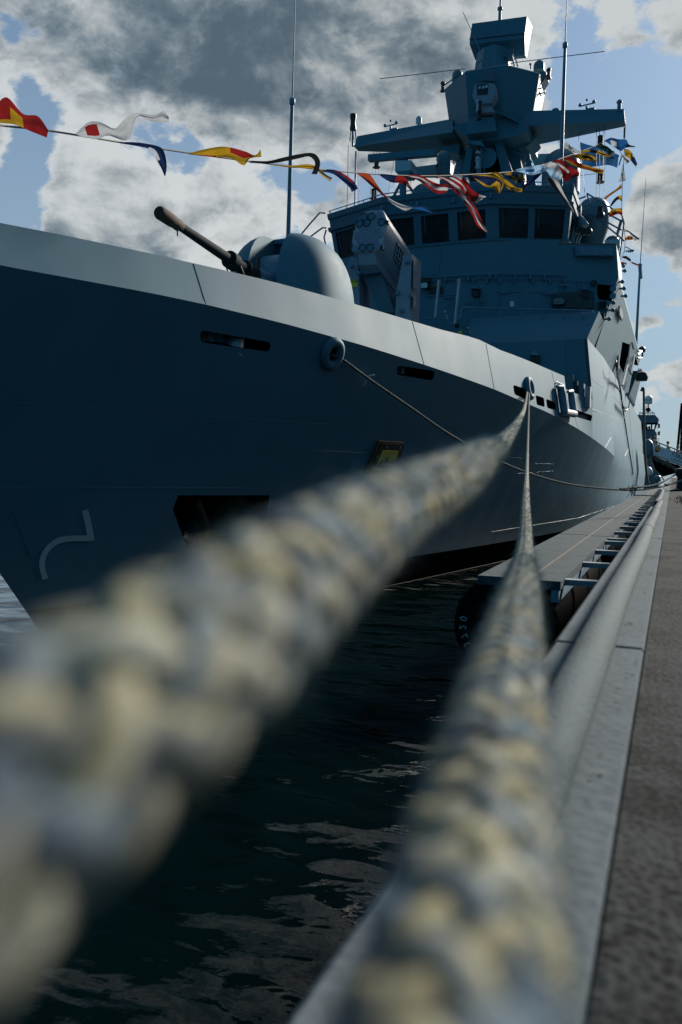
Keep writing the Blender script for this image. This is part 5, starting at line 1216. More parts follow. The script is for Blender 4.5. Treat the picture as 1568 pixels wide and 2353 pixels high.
# ================================================================== MOORING ROPES
def rope_mat():
    m, n, l, b = principled('plaited_rope_fibre'); b.inputs['Roughness'].default_value = .9; b.inputs['Specular IOR Level'].default_value = .15
    at = n.new('ShaderNodeAttribute'); at.attribute_name = 'yarn'
    geo = n.new('ShaderNodeNewGeometry'); nz = n.new('ShaderNodeTexNoise'); nz.inputs['Scale'].default_value = 110; nz.inputs['Detail'].default_value = 5; nz.inputs['Roughness'].default_value = .7
    l.new(geo.outputs['Position'], nz.inputs['Vector'])
    r = n.new('ShaderNodeMapRange'); r.inputs[1].default_value = .3; r.inputs[2].default_value = .7; r.inputs[3].default_value = .55; r.inputs[4].default_value = 1.3; l.new(nz.outputs['Fac'], r.inputs[0])
    mx = n.new('ShaderNodeMix'); mx.data_type = 'RGBA'; mx.blend_type = 'MULTIPLY'; mx.inputs[0].default_value = 1
    l.new(at.outputs['Color'], mx.inputs[6]); l.new(r.outputs[0], mx.inputs[7]); l.new(mx.outputs[2], b.inputs['Base Color'])
    bp_ = n.new('ShaderNodeBump'); bp_.inputs['Strength'].default_value = .7; bp_.inputs['Distance'].default_value = .002; l.new(nz.outputs['Fac'], bp_.inputs['Height']); l.new(bp_.outputs[0], b.inputs['Normal'])
    return m
M['rope'] = rope_mat()
YARN = [V((.42, .45, .40)), V((.27, .32, .34)), V((.49, .49, .40)), V((.38, .42, .40)), V((.20, .27, .32)), V((.48, .44, .30)), V((.39, .42, .39)), V((.26, .32, .35))]
def rope(paths, R, name, label, group, pitch=.21, near=4.5, fuzz=0, dark=1.0, reach=12.0, NSD=8):
    vs, fs, cs = [], [], []
    for path in paths:
        # arc length
        L = [0.0]
        for a, b in zip(path, path[1:]): L.append(L[-1]+(b-a).length)
        tot = L[-1]
        ss = []; s = 0.0; idx = 0
        while s < tot:
            while idx < len(L)-2 and L[idx+1] < s: idx += 1
            p = path[idx].lerp(path[idx+1], (s-L[idx])/max(1e-9, L[idx+1]-L[idx])); dist = (p-CAM).length
            ss.append((s, p, dist)); s += pitch/(36 if dist < near else 14 if dist < 14 else 8)
        ss.append((tot, path[-1], (path[-1]-CAM).length))
        u = None; frames = []
        for i, (s, p, dist) in enumerate(ss):
            d = (ss[min(i+1, len(ss)-1)][1]-ss[max(0, i-1)][1])
            d = d.normalized() if d.length > 1e-9 else V((0, 1, 0))
            if u is None: u, w = perp(d)
            else: u = (u-d*u.dot(d)).normalized(); w = d.cross(u)
            frames.append((s, p, d, u.copy(), w.copy(), dist))
        def ringadd(rings, cols):
            b0 = len(vs); n_ = len(rings[0])
            for r, c in zip(rings, cols):
                for q, c_ in zip(r, c): vs.append(tuple(q)); cs.append((*c_, 1))
            for k in range(len(rings)-1):
                for i in range(n_):
                    j = (i+1) % n_; fs.append((b0+k*n_+i, b0+k*n_+j, b0+(k+1)*n_+j, b0+(k+1)*n_+i))
        # core
        rings = [[p + (u_*math.cos(k*1.0472)+w_*math.sin(k*1.0472))*R*.62 for k in range(6)] for s, p, d, u_, w_, dist in frames[::3]]
        ringadd(rings, [[V((.05, .055, .055))*dark]*6]*len(rings))
        for k in range(12):
            sg = 1 if k < 6 else -1; ph = 2*math.pi*(k % 6)/6
            rings, cols, cen = [], [], []
            for s, p, d, u_, w_, dist in frames:
                th = sg*2*math.pi*s/pitch + ph
                rr = R*(.73 + sg*.085*math.cos(math.pi*s/(pitch/12)))
                cen.append(p + (u_*math.cos(th)+w_*math.sin(th))*rr)
            for i, (s, p, d, u_, w_, dist) in enumerate(frames):
                t = (cen[min(i+1, len(cen)-1)]-cen[max(0, i-1)]).normalized()
                o = (cen[i]-p).normalized(); o = (o-t*o.dot(t)).normalized(); q = t.cross(o)
                m_ = NSD; wob = 1+.12*noise.noise(V((s*30, k*7.3, 1)))
                ring = []
                for j in range(m_):
                    f = 2*math.pi*j/m_; rid = 1+(.10*math.cos(6*f+s*150*sg) if m_ > 10 else 0)
                    ring.append(cen[i] + (o*math.cos(f)*.23+q*math.sin(f)*.285)*R*wob*rid)
                rings.append(ring)
                base = YARN[k % 8]; a = noise.noise(V((s*16, k*3.1, 5))); b_ = noise.noise(V((s*34+40, k*5.7, 2)))
                c = base*(1+.45*a)
                if b_ > .30: c = c.lerp(V((.52, .44, .22)), min(.7, (b_-.30)*3))
                elif b_ < -.3: c = c.lerp(V((.16, .26, .38)), min(1, (-.3-b_)*5))
                if a < -.25: c = c.lerp(V((.07, .08, .085)), min(1, (-.25-a)*3.5))
                if NSD > 10:
                    row = []
                    for j in range(NSD):
                        y_ = int((6*j/NSD + s*150*sg/6.2832) % 6); h_ = noise.noise(V((y_*5.3+k*11, s*14, 7))); cc_ = c*(1+.8*h_)
                        if h_ > .25: cc_ = cc_.lerp(V((.52, .42, .16)), .6)
                        elif h_ < -.3: cc_ = cc_.lerp(V((.10, .14, .19)), .7)
                        row.append(cc_*dark)
                    cols.append(row)
                else: cols.append([c*dark]*NSD)
            ringadd(rings, cols)
        if fuzz:
            fr = [f for f in frames if .12 < f[5] < reach for _k in range(3 if f[5] < 2 else 1)]
            for _ in range(fuzz):
                s, p, d, u_, w_, dist = random.choice(fr); a = random.uniform(0, 6.2832)
                o = u_*math.cos(a)+w_*math.sin(a); q = p + o*R*.9 + d*random.uniform(-.003, .003); ln_ = random.uniform(.002, .006+.016*random.random()**4)
                tip = q + (o*random.uniform(.3, 1) + d*random.uniform(-1, 1) + V((random.gauss(0, .4),)*3))*ln_; sd = d.cross(o)*.00035*(1+dist*.3)
                b0 = len(vs); vs += [tuple(q-sd), tuple(q+sd), tuple(tip)]; c = random.choice(YARN)*random.uniform(1.2, 2.2)*dark; cs += [(*c, 1)]*3; fs.append((b0, b0+1, b0+2))
    me = bpy.data.meshes.new(name); me.from_pydata(vs, [], fs); me.materials.append(M['rope'])
    at = me.color_attributes.new('yarn', 'FLOAT_COLOR', 'POINT'); at.data.foreach_set('color', [x for c in cs for x in c])
    me.polygons.foreach_set('use_smooth', [True]*len(me.polygons))
    o = bpy.data.objects.new(name, me); COL.objects.link(o); return tag(o, label, 'rope', group)
FH = V((-math.sin(YAW), math.cos(YAW), 0)); RH = V((math.cos(YAW), math.sin(YAW), 0)); ZZ = V((0, 0, 1))
def seq(z0, z1): 
    out = []; z = z0
    while z < z1: out.append(z); z += max(.03, .05*abs(z))
    return out + [z1]
ch = CH1[0]; 
def hz(p): d = p-CAM; return d.dot(FH), d.dot(RH), d.z
cz, cx_, cy_ = hz(ch)
def smoothtab(tab):
    def f(z):
        if z <= tab[0][0]: return tab[0][1]
        for i in range(len(tab)-1):
            if z <= tab[i+1][0]:
                (x0, y0), (x1, y1) = tab[i], tab[i+1]; h = x1-x0; t = (z-x0)/h
                m = lambda k: (tab[min(k+1, len(tab)-1)][1]-tab[max(k-1, 0)][1])/(tab[min(k+1, len(tab)-1)][0]-tab[max(k-1, 0)][0])
                return (2*t**3-3*t*t+1)*y0 + (t**3-2*t*t+t)*h*m(i) + (-2*t**3+3*t*t)*y1 + (t**3-t*t)*h*m(i+1)
        return tab[-1][1]
    return f
X1 = smoothtab([(-.9, -.42), (0, -.113), (.15, -.064), (.2, -.0455), (.296, -.020), (.45, .016), (.81, .117), (1.2, .205), (2.5, .495), (5.5, 1.19), (cz, cx_-.02)])
Y1 = smoothtab([(-.9, -.27), (0, -.089), (.15, -.0625), (.2, -.0535), (.296, -.0425), (.45, -.029), (.81, -.002), (1.2, .022), (2.5, .095), (5.5, .35), (12, .98), (cz, cy_-.10)])
X2 = smoothtab([(-.9, -.22), (0, -.013), (.43, .086), (1.29, .292), (3.2, .735), (5.5, 1.26), (cz, cx_+.03)])
Y2 = smoothtab([(-.9, -.12), (0, -.130), (.205, -.135), (.43, -.139), (.64, -.145), (1.29, -.178), (2.2, -.235), (3.1, -.252), (5.4, -.185), (9.7, -.03), (13, .27), (17, .86), (cz, cy_-.10)])
def r1(z): return CAM + FH*z + RH*X1(z) + ZZ*Y1(z)
def r2(z): return CAM + FH*z + RH*X2(z) + ZZ*Y2(z)
inn = ch - CH1[1]*.4
p1 = [r1(z) for z in seq(-.9, cz-.05)] + [ch + CH1[1]*.02 - ZZ*.10, inn]
p2 = [r2(z) for z in seq(-.9, cz-.05)] + [ch + CH1[1]*.02 - ZZ*.10 + V((.02, .03, 0)), inn]
rg = 'mooring ropes of the warship'
rope([p1], .0265, 'mooring_rope', 'thick frayed pale rope sweeping across the left half towards the viewer, very close', rg, fuzz=60000, NSD=14, dark=.54, reach=7)
rope([p2], .0275, 'mooring_rope', 'frayed pale rope hanging nearly straight down over the kerb towards the viewer', rg, fuzz=60000, NSD=14, dark=.54, reach=7)
# bow line: from the forward chock to the bollard
s0 = CH3[0] + CH3[1]*.05; e0 = V((BX-.05, BY-.32, QZ+.42))
pn = (e0-s0).cross(ZZ).normalized()
def onP(px, py): d = ray(px, py); return CAM + d*((s0-CAM).dot(pn)/d.dot(pn))
b3 = [s0 - CH3[1]*.5, s0 + V((0, 0, -.02))] + [onP(*q) for q in ((790, 828), (850, 872), (940, 934), (1040, 1002), (1145, 1058), (1215, 1087), (1300, 1111), (1380, 1122), (1440, 1126.5))]
e1 = [onP(1440, 1126.5), onP(*zl(700, 330)), onP(*zl(1000, 282)), onP(*zl(1180, 252)), V((BX-.3, BY-.35, QZ+.33)), V((BX+.1, BY-.36, QZ+.36))]
e2 = [onP(1425, 1123), onP(*zl(620, 270)), onP(*zl(900, 240)), onP(*zl(1150, 150)), V((BX-.33, BY-.05, QZ+.62)), V((BX-.2, BY+.25, QZ+.55))]
bl = rope([catmull(b3, 10), catmull(e1, 10)], .030, 'mooring_rope', 'dark plaited rope sagging from the forward chock along the hull to the black bollard', rg, dark=.36, near=1)
spl = [catmull(e2, 10), catmull([onP(*zl(1180, 215)), onP(*zl(1400, 180)), V((BX+.2, BY-.33, QZ+.58))], 8)]
rope(spl, .034, 'mooring_rope', 'pale spliced rope eye leading up to the neck of the black bollard', rg, dark=.6, near=1)
mb = MB()
for k in range(26):
    p = onP(*zl(random.uniform(380, 560), random.uniform(280, 360))); mb.tube([p, p + V((random.gauss(0, .12), random.gauss(0, .12), random.gauss(0, .10)))], .012, 4)
o = mb.build('splice_tails', M['rope'], None); attach(o, bl)
me = o.data; at = me.color_attributes.new('yarn', 'FLOAT_COLOR', 'POINT'); at.data.foreach_set('color', [.22, .22, .20, 1]*len(me.vertices))
# strip of white tape on the bow line
mb = MB(); p = onP(848, 868)
mb.tube([p + V((-.02, 0, .03)), p + V((.10, .02, .06))], .012, 4); mb.tube([p + V((-.03, 0, 0)), p + V((-.10, 0, -.16))], .012, 4); o = mb.build('marker_tape', M['white'], None); attach(o, bl)

# ================================================================== FAR OBJECTS
z1 = zoomer(2480, 1550, 5.228)
# gangway with its banner
GYY = 66
def g(x, y, Y=GYY): return onY(*z1(x, y), Y)
gw = thing('gangway', 'sloping gangway from the ship down to the quay with a white banner on its rail', 'gangway', tuple(g(980, 1700)))
A0, A1 = g(650, 1400), g(1307, 1650); sl = (A1-A0); A2 = A1 + sl*1.2
m_ = MB(); m_.hexa([A0, A2, A2 + V((0, 1.3, 0)), A0 + V((0, 1.3, 0)), A0 + V((0, 0, .16)), A2 + V((0, 0, .16)), A2 + V((0, 1.3, .16)), A0 + V((0, 1.3, .16))]); m_.build('gangway_deck', M['steel'], gw)
m_ = MB(); m_.prism([g(655, 1410), g(1307, 1660), g(1420, 1710), g(1420, 1850), g(1160, 1800), g(900, 1870), g(720, 1700)], V((0, .05, 0))); m_.build('safety_net', M['rubber'], gw)
for i in range(6):
    a = g(660+60*i, 1420+24*i); MB().tube([a + V((0, -.04, 0)), a + V((.5+.2*i, -.04, -.55-.1*i))], .025, 5).build('net_rope', M['line'], gw)
for yy in (0, 1.3):
    for i in range(8):
        p = A0 + sl*(i/4.0) + V((0, yy, .1)); MB().tube([p, p + V((0, 0, 1.0))], .03, 5).build('rail_post', M['steel'], gw)
    MB().tube([A0 + V((0, yy, 1.1)), A2 + V((0, yy, 1.1))], .03, 5).build('hand_rail', M['steel'], gw)
M['banner'] = paint('banner_cloth', (.68, .70, .74), .8, .1, 3)
bq = [g(735, 1190, GYY-.06), g(1307, 1395, GYY-.06), g(1307, 1625, GYY-.06), g(650, 1365, GYY-.06)]
ext = (bq[1]-bq[0])*.9
bq[1] = bq[1]+ext; bq[2] = bq[2] + (bq[2]-bq[3])*.8
bn = MB().prism(bq, V((0, .03, 0))).build('banner', M['banner'], gw)
ex = (g(1307, 1395, 1)-g(735, 1190, 1)); ex = (bq[1]-bq[0]).normalized(); ey = V((0, 0, 1))
text_mesh('F263', .42, 'banner_lettering', M['black'], g(1208, 1428, GYY-.075), ex, ey, bn, .002)
text_mesh('1. Korvettengeschwader', .19, 'banner_lettering', M['black'], g(1075, 1478, GYY-.075), ex, ey, bn, .002, 'LEFT')
cr = [g(*q, GYY-.075) for q in ((735, 1250), (790, 1225), (855, 1270), (835, 1330), (770, 1365), (728, 1325))]
MB().prism(cr, V((0, -.01, 0))).build('crest_shield', M['red'], bn)
for q in ([(745, 1262), (757, 1240), (770, 1305), (760, 1330)], [(775, 1240), (795, 1232), (800, 1310), (780, 1320)], [(808, 1250), (835, 1262), (825, 1320), (806, 1318)]):
    MB().prism([g(*k, GYY-.087) for k in q], V((0, -.01, 0))).build('crest_stripe', M['yellow'], bn)
# people
M['skin'] = paint('skin', (.36, .22, .16), .6, .08, 20); M['hair'] = paint('dark_hair', (.03, .022, .018), .7, .2, 40)
SH = {k: paint('cloth_'+k, c, .85, .12, 12) for k, c in dict(green=(.06, .10, .09), brown=(.12, .07, .05), white=(.5, .52, .55), navy=(.02, .03, .06), grey=(.08, .09, .1)).items()}
def person(pos, h, face, shirt, trousers, label, arm=.2):
    root = thing('person', label, 'person', tuple(pos), 'people on the gangway and beyond')
    s_ = h/1.75; c, n_ = math.cos(face), math.sin(face)
    def T(p): x, y, z = p; return V(pos) + V((x*c - y*n_, x*n_ + y*c, z))*s_
    def skin(chain, edges, rad, name, mat, lvl=1):
        me = bpy.data.meshes.new(name); me.from_pydata([tuple(T(p)) for p in chain], edges, []); me.materials.append(mat)
        o = bpy.data.objects.new(name, me); COL.objects.link(o); o.modifiers.new('s', 'SKIN'); o.modifiers.new('d', 'SUBSURF').levels = lvl
        o.modifiers['d'].render_levels = lvl
        for v, r in zip(me.skin_vertices[0].data, rad): v.radius = (r[0]*s_, r[1]*s_) if isinstance(r, tuple) else (r*s_, r*s_)
        me.skin_vertices[0].data[0].use_root = True
        bake(o); o.data.polygons.foreach_set('use_smooth', [True]*len(o.data.polygons)); attach(o, root); return o
    P = [(0, 0, .95), (0, 0, 1.2), (0, .01, 1.42), (0, .02, 1.50), (0, .04, 1.60), (0, .05, 1.70),
         (.19, 0, 1.40), (.24, .02, 1.13), (.22, .02+arm, .92), (.22, .06+arm, .82), (-.19, 0, 1.40), (-.24, .02, 1.13), (-.22, .02+arm, .92), (-.22, .06+arm, .82),
         (.10, 0, .90), (.10, .03, .50), (.10, 0, .08), (.10, .14, .03), (-.10, 0, .90), (-.10, .0, .50), (-.10, -.04, .08), (-.10, .10, .03)]
    E_ = [(0, 1), (1, 2), (2, 3), (3, 4), (4, 5), (2, 6), (6, 7), (7, 8), (8, 9), (2, 10), (10, 11), (11, 12), (12, 13), (0, 14), (14, 15), (15, 16), (16, 17), (0, 18), (18, 19), (19, 20), (20, 21)]
    Rr = [.15, .14, .13, .06, .085, .08, .065, .05, .04, .035, .065, .05, .04, .035, .09, .06, .045, .04, .09, .06, .045, .04]
    skin(P, E_, Rr, 'body', M['skin'])
    skin([(0, 0, .90), (0, 0, 1.2), (0, .01, 1.43), (.19, 0, 1.41), (.245, .02, 1.12), (-.19, 0, 1.41), (-.245, .02, 1.12)], [(0, 1), (1, 2), (2, 3), (3, 4), (2, 5), (5, 6)], [.18, .17, .15, .085, .07, .085, .07], 'shirt', SH[shirt])
    skin([(0, 0, .95), (.10, 0, .88), (.10, .03, .50), (.10, 0, .10), (-.10, 0, .88), (-.10, 0, .50), (-.10, -.04, .10)], [(0, 1), (1, 2), (2, 3), (0, 4), (4, 5), (5, 6)], [.17, .115, .085, .07, .115, .085, .07], 'trousers', SH[trousers])
    m_ = MB(); m_.ball(T((0, .03, 1.69)), .108*s_, 12, 1.0); m_.build('hair', M['hair'], root, 60)
    m_ = MB(); m_.ball(T((0, .15, 1.62)), .025*s_, 6); m_.build('nose', M['skin'], root, 60)
    return root
def feet(x, y, h, Y, dz=0): p = g(x, y, Y); return (p.x, Y, p.z-h)
person(feet(1020, 1135, 1.8, GYY+.6), 1.8, 1.4, 'green', 'navy', 'person in a grey-green shirt standing on the gangway, seen against the sky')
person(feet(1225, 1222, 1.75, GYY+.6), 1.75, 1.4, 'brown', 'navy', 'person in a brown top on the gangway in front of the dark tower')
person(feet(725, 1030, 1.8, GYY+.7), 1.8, 2.6, 'grey', 'navy', 'person in dark clothes at the upper end of the gangway')
person(feet(625, 1065, 1.7, GYY+.5), 1.7, -2.4, 'white', 'grey', 'person in a white shirt stepping off the gangway beside the hull')
# boat with a wheelhouse moored ahead
WY = 110
w = lambda x, y, Y=WY: onY(*z1(x, y), Y)
tb = thing('harbour_boat', 'grey boat with a wheelhouse and a white radome mast, moored astern of the warship', 'boat', (w(600, 1200).x, WY, 0))
M['farboat'] = paint('boat_paint', (.10, .14, .17), .5, .1, 1)
def slab(px, name, mat='farboat', dep=4.0, Y=WY, par=None):
    m_ = MB(); m_.prism([w(*q, Y) for q in px], V((0, dep, 0))); return m_.build(name, M[mat], par or tb)
slab([(330, 575), (740, 575), (818, 662), (798, 740), (330, 740)], 'wheelhouse_roof')
slab([(330, 740), (555, 740), (545, 895), (330, 895)], 'wheelhouse_wall', 'dark')
slab([(650, 740), (684, 740), (676, 895), (648, 895)], 'window_post', 'dark', .3); slab([(748, 740), (798, 740), (735, 895), (712, 895)], 'window_post', 'dark', .3)
slab([(555, 740), (798, 740), (795, 772), (553, 776)], 'window_header', 'dark', .3); slab([(545, 878), (735, 874), (735, 896), (545, 896)], 'window_sill', 'dark', .3)
slab([(330, 896), (735, 896), (772, 960), (775, 1230), (330, 1230)], 'deckhouse')
lo_ = w(330, 1230); m_ = MB(); m_.box(lo_.x-1, w(860, 1230).x, WY-6, WY+14, -.4, lo_.z); m_.build('boat_hull', M['farboat'], tb)
for x, y in ((568, 850), (618, 838)):
    p = w(x, y, WY+1.5); m_ = MB(); m_.ball(p, .15, 10, 1.25); m_.lathe(p - V((0, 0, .75)), [(.28, 0), (.26, .4), (.12, .58), (.07, .65)], (0, 0, 1), 12)
    o = m_.build('person', SH['grey'], None, 60); tag(o, 'dark figure behind the wheelhouse window of the far boat, the %s of two' % ('shorter' if x < 600 else 'taller'), 'person', 'people on the gangway and beyond')
MB().tube([w(592, 560), w(598, 345)], .07, 8).build('radome_mast', M['dark'], tb)
for a in ([(545, 560), (548, 385), (592, 375)], [(630, 460), (720, 560)], [(460, 458), (600, 458)], [(592, 480), (545, 480)], [(592, 430), (545, 430)]): MB().tube([w(*q) for q in a], .03, 5).build('mast_bracket', M['dark'], tb)
MB().ball(w(598, 468), .28, 10, 1.1).build('mast_lamp', M['dark'], tb, 60)
for a in ([(415, 522), (728, 522), (735, 575)], [(415, 548), (728, 548)], [(425, 522), (425, 575)], [(470, 522), (470, 575)], [(640, 522), (640, 575)], [(690, 522), (690, 575)], [(415, 522), (415, 575)]): MB().tube([w(*q, WY-.1) for q in a], .025, 4).build('roof_rail', M['dark'], tb)
rr = (w(685, 250)-w(515, 250)).x/2; c_ = w(600, 345)
rd = MB().lathe(c_, [(rr*.8, 0), (rr*.96, rr*.12), (rr, rr*.5), (rr, rr*1.3)] + [(rr*math.cos(a), rr*1.3+rr*.95*math.sin(a)) for a in [math.pi/2*i/7 for i in range(1, 8)]], (0, 0, 1), 24).build('radome', M['white'], tb, 50)
text_mesh('SAILOR', .26, 'radome_lettering', M['navy'] if 'navy' in M else M['black'], w(598, 270) + V((0, -rr-.02, 0)), (1, 0, 0), (0, 0, 1), rd, .002)
for x, y in ((822, 805), (822, 960)): MB().obox(w(x, y), (.12, 0, 0), (0, .1, 0), (0, 0, .25)).build('deck_lamp', M['canvas_brown'], tb)
for a in ([(770, 850), (810, 850)], [(770, 945), (830, 945)], [(770, 980), (830, 980)], [(780, 1070), (818, 1072), (812, 1120), (775, 1130)]): MB().tube([w(*q) for q in a], .03, 4).build('side_rail', M['dark'], tb)
# tower at the far right
TY = 190; t = lambda x, y: onY(*z1(x, y), TY)
tw = thing('access_tower', 'tall dark blue tapering tower with landings, at the right edge beyond the gangway', 'tower', tuple(t(1300, 1400)))
m_ = MB(); a = [t(1250, 1400), t(1560, 1400), t(1460, 340), t(1304, 340)]; m_.prism(a, V((0, 4, 0))); M['tower'] = paint('tower_paint', (.035, .055, .085), .6, .15, .5); m_.build('tower_shaft', M['tower'], tw)
for y in (335, 495, 625, 735, 820, 965, 1070, 1155, 1240):
    x = lerp(1285, 1185, (y-335)/900); m_ = MB(); m_.hexa([t(x, y+8) + V((0, -.8, 0)), t(1330, y+8) + V((0, -.8, 0)), t(1330, y+8) + V((0, 1, 0)), t(x, y+8) + V((0, 1, 0)), t(x, y) + V((0, -.8, 0)), t(1330, y) + V((0, -.8, 0)), t(1330, y) + V((0, 1, 0)), t(x, y) + V((0, 1, 0))]); m_.build('landing', M['dark'], tw)
for x0, x1 in ((1287, 1187), (1305, 1215)): MB().tube([t(x0, 335) + V((0, -.7, 0)), t(x1, 1400) + V((0, -.7, 0))], .14, 5).build('tower_leg', M['dark'], tw)
# hose and fenders at the ship's side
M['bhose'] = paint('brown_hose', (.11, .075, .04), .6, .25, 5)
hp_ = [onX(*z1(*q), -2.02) for q in ((455, 60), (478, 15), (492, 12), (503, 60), (506, 300), (510, 800), (520, 1200), (532, 1500))]
hp_ = [V((-2.02, hp_[3].y + (p.y-hp_[3].y)*0, p.z)) for p in hp_]
hp_ = [onY(*z1(*q), 58) for q in ((450, 80), (472, 22), (490, 10), (502, 50), (506, 300), (510, 800), (520, 1200), (535, 1500), (565, 1800), (600, 2040))]
o = MB().tube(catmull(hp_, 6), .075, 8).build('drain_hose', M['bhose'], None, 60); tag(o, 'brown hose arching over the rail and hanging down the ship side to the water', 'hose')
def fender(a, b, r, Y, mat, label):
    p, q = onY(*z1(*a), Y), onY(*z1(*b), Y); d = (q-p); L_ = d.length
    o = MB().lathe(p, [(r*.2, 0), (r*.7, r*.4), (r, r*1.1), (r, L_-r*1.1), (r*.7, L_-r*.4), (r*.2, L_)], d, 14).build('boat_fender', M[mat], None, 60); tag(o, label, 'fender', 'fenders by the gangway')
fender((575, 1660), (660, 1840), .22, 60, 'white', 'white boat fender hanging beside the brown hose')
fender((730, 1860), (840, 1960), .26, 56, 'radome', 'grey-green boat fender lying low by the quay ropes')
fender((585, 1080), (610, 1490), .40, 64, 'radome', 'long grey fender hanging at the upper end of the gangway')
for a in ([(640, 1440), (700, 1640), (760, 1830), (860, 1960)], [(660, 1560), (720, 1700), (860, 1850), (930, 1950)], [(560, 1500), (590, 1680), (650, 1840)]):
    o = MB().tube(catmull([onY(*z1(*q), 62) for q in a], 5), .045, 6).build('hanging_line', M['line'], None, 60); tag(o, 'slack rope hanging in the dark gap between gangway and hull', 'rope', 'slack lines below the gangway')

# ================================================================== WATER
def water_mat():
    m, n, l, b = principled('harbour_water')
    b.inputs['Base Color'].default_value = (.0005, .0035, .0038, 1); b.inputs['Roughness'].default_value = .03; b.inputs['IOR'].default_value = 1.33
    geo = n.new('ShaderNodeNewGeometry')
    def nz(sc, det, rot, st, dis=0):
        mp = n.new('ShaderNodeMapping'); mp.inputs['Rotation'].default_value = (0, 0, math.radians(rot)); mp.inputs['Scale'].default_value = (1, st, 1); l.new(geo.outputs['Position'], mp.inputs['Vector'])
        t = n.new('ShaderNodeTexNoise'); t.inputs['Scale'].default_value = sc; t.inputs['Detail'].default_value = det; t.inputs['Distortion'].default_value = dis; l.new(mp.outputs[0], t.inputs['Vector']); return t
    a, c, d = nz(.75, 1, 25, 1.7, .4), nz(2.2, 1.5, -15, 1.9, .5), nz(9, 2, 30, 1.8, .4)
    s1_ = n.new('ShaderNodeMath'); s1_.operation = 'MULTIPLY_ADD'; s1_.inputs[1].default_value = .17; l.new(c.outputs['Fac'], s1_.inputs[0]); l.new(a.outputs['Fac'], s1_.inputs[2])
    s2_ = n.new('ShaderNodeMath'); s2_.operation = 'MULTIPLY_ADD'; s2_.inputs[1].default_value = .016; l.new(d.outputs['Fac'], s2_.inputs[0]); l.new(s1_.outputs[0], s2_.inputs[2])
    bp_ = n.new('ShaderNodeBump'); bp_.inputs['Strength'].default_value = 1; bp_.inputs['Distance'].default_value = .13; l.new(s2_.outputs[0], bp_.inputs['Height']); l.new(bp_.outputs[0], b.inputs['Normal'])
    return m
mb = MB(); mb.face([(-1500, -300, 0), (-.30, -300, 0), (-.30, 3000, 0), (-1500, 3000, 0)]); o = mb.build('water', water_mat(), None, None, False); tag(o, None, None, None, 'structure')

# ================================================================== SKY
world = bpy.data.worlds.new('World'); SC.world = world; world.use_nodes = True
n, l = world.node_tree.nodes, world.node_tree.links
bg = n['Background']; out = n['World Output']
SUN = V((.35, .82, .46)).normalized()
sky = n.new('ShaderNodeTexSky'); sky.sky_type = 'NISHITA'; sky.sun_disc = False
sky.sun_elevation = math.asin(SUN.z); sky.sun_rotation = math.atan2(SUN.x, SUN.y); sky.air_density = 1.0; sky.dust_density = 1.0; sky.ozone_density = 1.6
tc = n.new('ShaderNodeTexCoord'); DIR = tc.outputs['Generated']
def mth(op, a, b=None, c=None, clamp=False):
    m = n.new('ShaderNodeMath'); m.operation = op; m.use_clamp = clamp
    for i, x in enumerate((a, b, c)):
        if x is None: continue
        if isinstance(x, (int, float)): m.inputs[i].default_value = x
        else: l.new(x, m.inputs[i])
    return m.outputs[0]
def blob(px, py, rpx, amp, fl=1.0):
    d = ray(px, py).normalized(); k = 1.0/(1-math.cos(math.atan(rpx/FOC*.85)))
    vm = n.new('ShaderNodeVectorMath'); vm.operation = 'DOT_PRODUCT'; vm.inputs[1].default_value = d
    if fl != 1.0:
        mm = n.new('ShaderNodeVectorMath'); mm.operation = 'MULTIPLY_ADD'; mm.inputs[1].default_value = (1, 1, fl); mm.inputs[2].default_value = (0, 0, d.z*(1-fl)); l.new(DIR, mm.inputs[0])
        nm = n.new('ShaderNodeVectorMath'); nm.operation = 'NORMALIZE'; l.new(mm.outputs[0], nm.inputs[0]); l.new(nm.outputs[0], vm.inputs[0])
    else: l.new(DIR, vm.inputs[0])
    e = mth('MULTIPLY', mth('SUBTRACT', vm.outputs['Value'], 1.0), k*.7)
    return mth('MULTIPLY', mth('EXPONENT', e), amp)
def total(bl):
    s = None
    for b in bl:
        v = blob(*b); s = v if s is None else mth('ADD', s, v)
    return s
def cloudnoise(off, sc, det, rough, stretch=1.5):
    mp = n.new('ShaderNodeMapping'); mp.inputs['Location'].default_value = off; mp.inputs['Scale'].default_value = (1, 1, stretch); l.new(DIR, mp.inputs['Vector'])
    t = n.new('ShaderNodeTexNoise'); t.inputs['Scale'].default_value = sc; t.inputs['Detail'].default_value = det; t.inputs['Roughness'].default_value = rough; t.inputs['Distortion'].default_value = .25; l.new(mp.outputs[0], t.inputs['Vector']); return t.outputs['Fac']
COVER = [(300, 70, 240, .85), (600, 90, 260, .95), (560, 270, 120, .7), (880, 60, 220, .95), (1110, 80, 150, .8), (760, 230, 130, .75), (930, 230, 110, .75), (270, 200, 100, .6), (430, 200, 110, .7), (1230, 50, 70, .7), (90, 40, 80, .35),
         (160, 450, 95, 1.0), (250, 460, 100, .8), (350, 480, 110, 1.0), (470, 500, 110, 1.0), (600, 520, 90, .9), (700, 505, 50, .7), (120, 380, 50, .8), (530, 410, 60, .75), (15, 318, 45, .75),
         (1545, 480, 70, 1.0), (1600, 430, 90, 1.0), (1560, 560, 45, .8), (1500, 440, 40, .6), (1435, 85, 40, .7), (1470, 135, 34, .66), (1400, 40, 34, .6), (1560, 60, 36, .66), (1375, 150, 28, .56),
         (1490, 740, 45, .62, 3.0), (1530, 850, 50, .62, 3.0), (-350, 300, 200, .8), (700, -350, 330, 1.0), (1500, -600, 200, .7), (0, -550, 350, .9)]
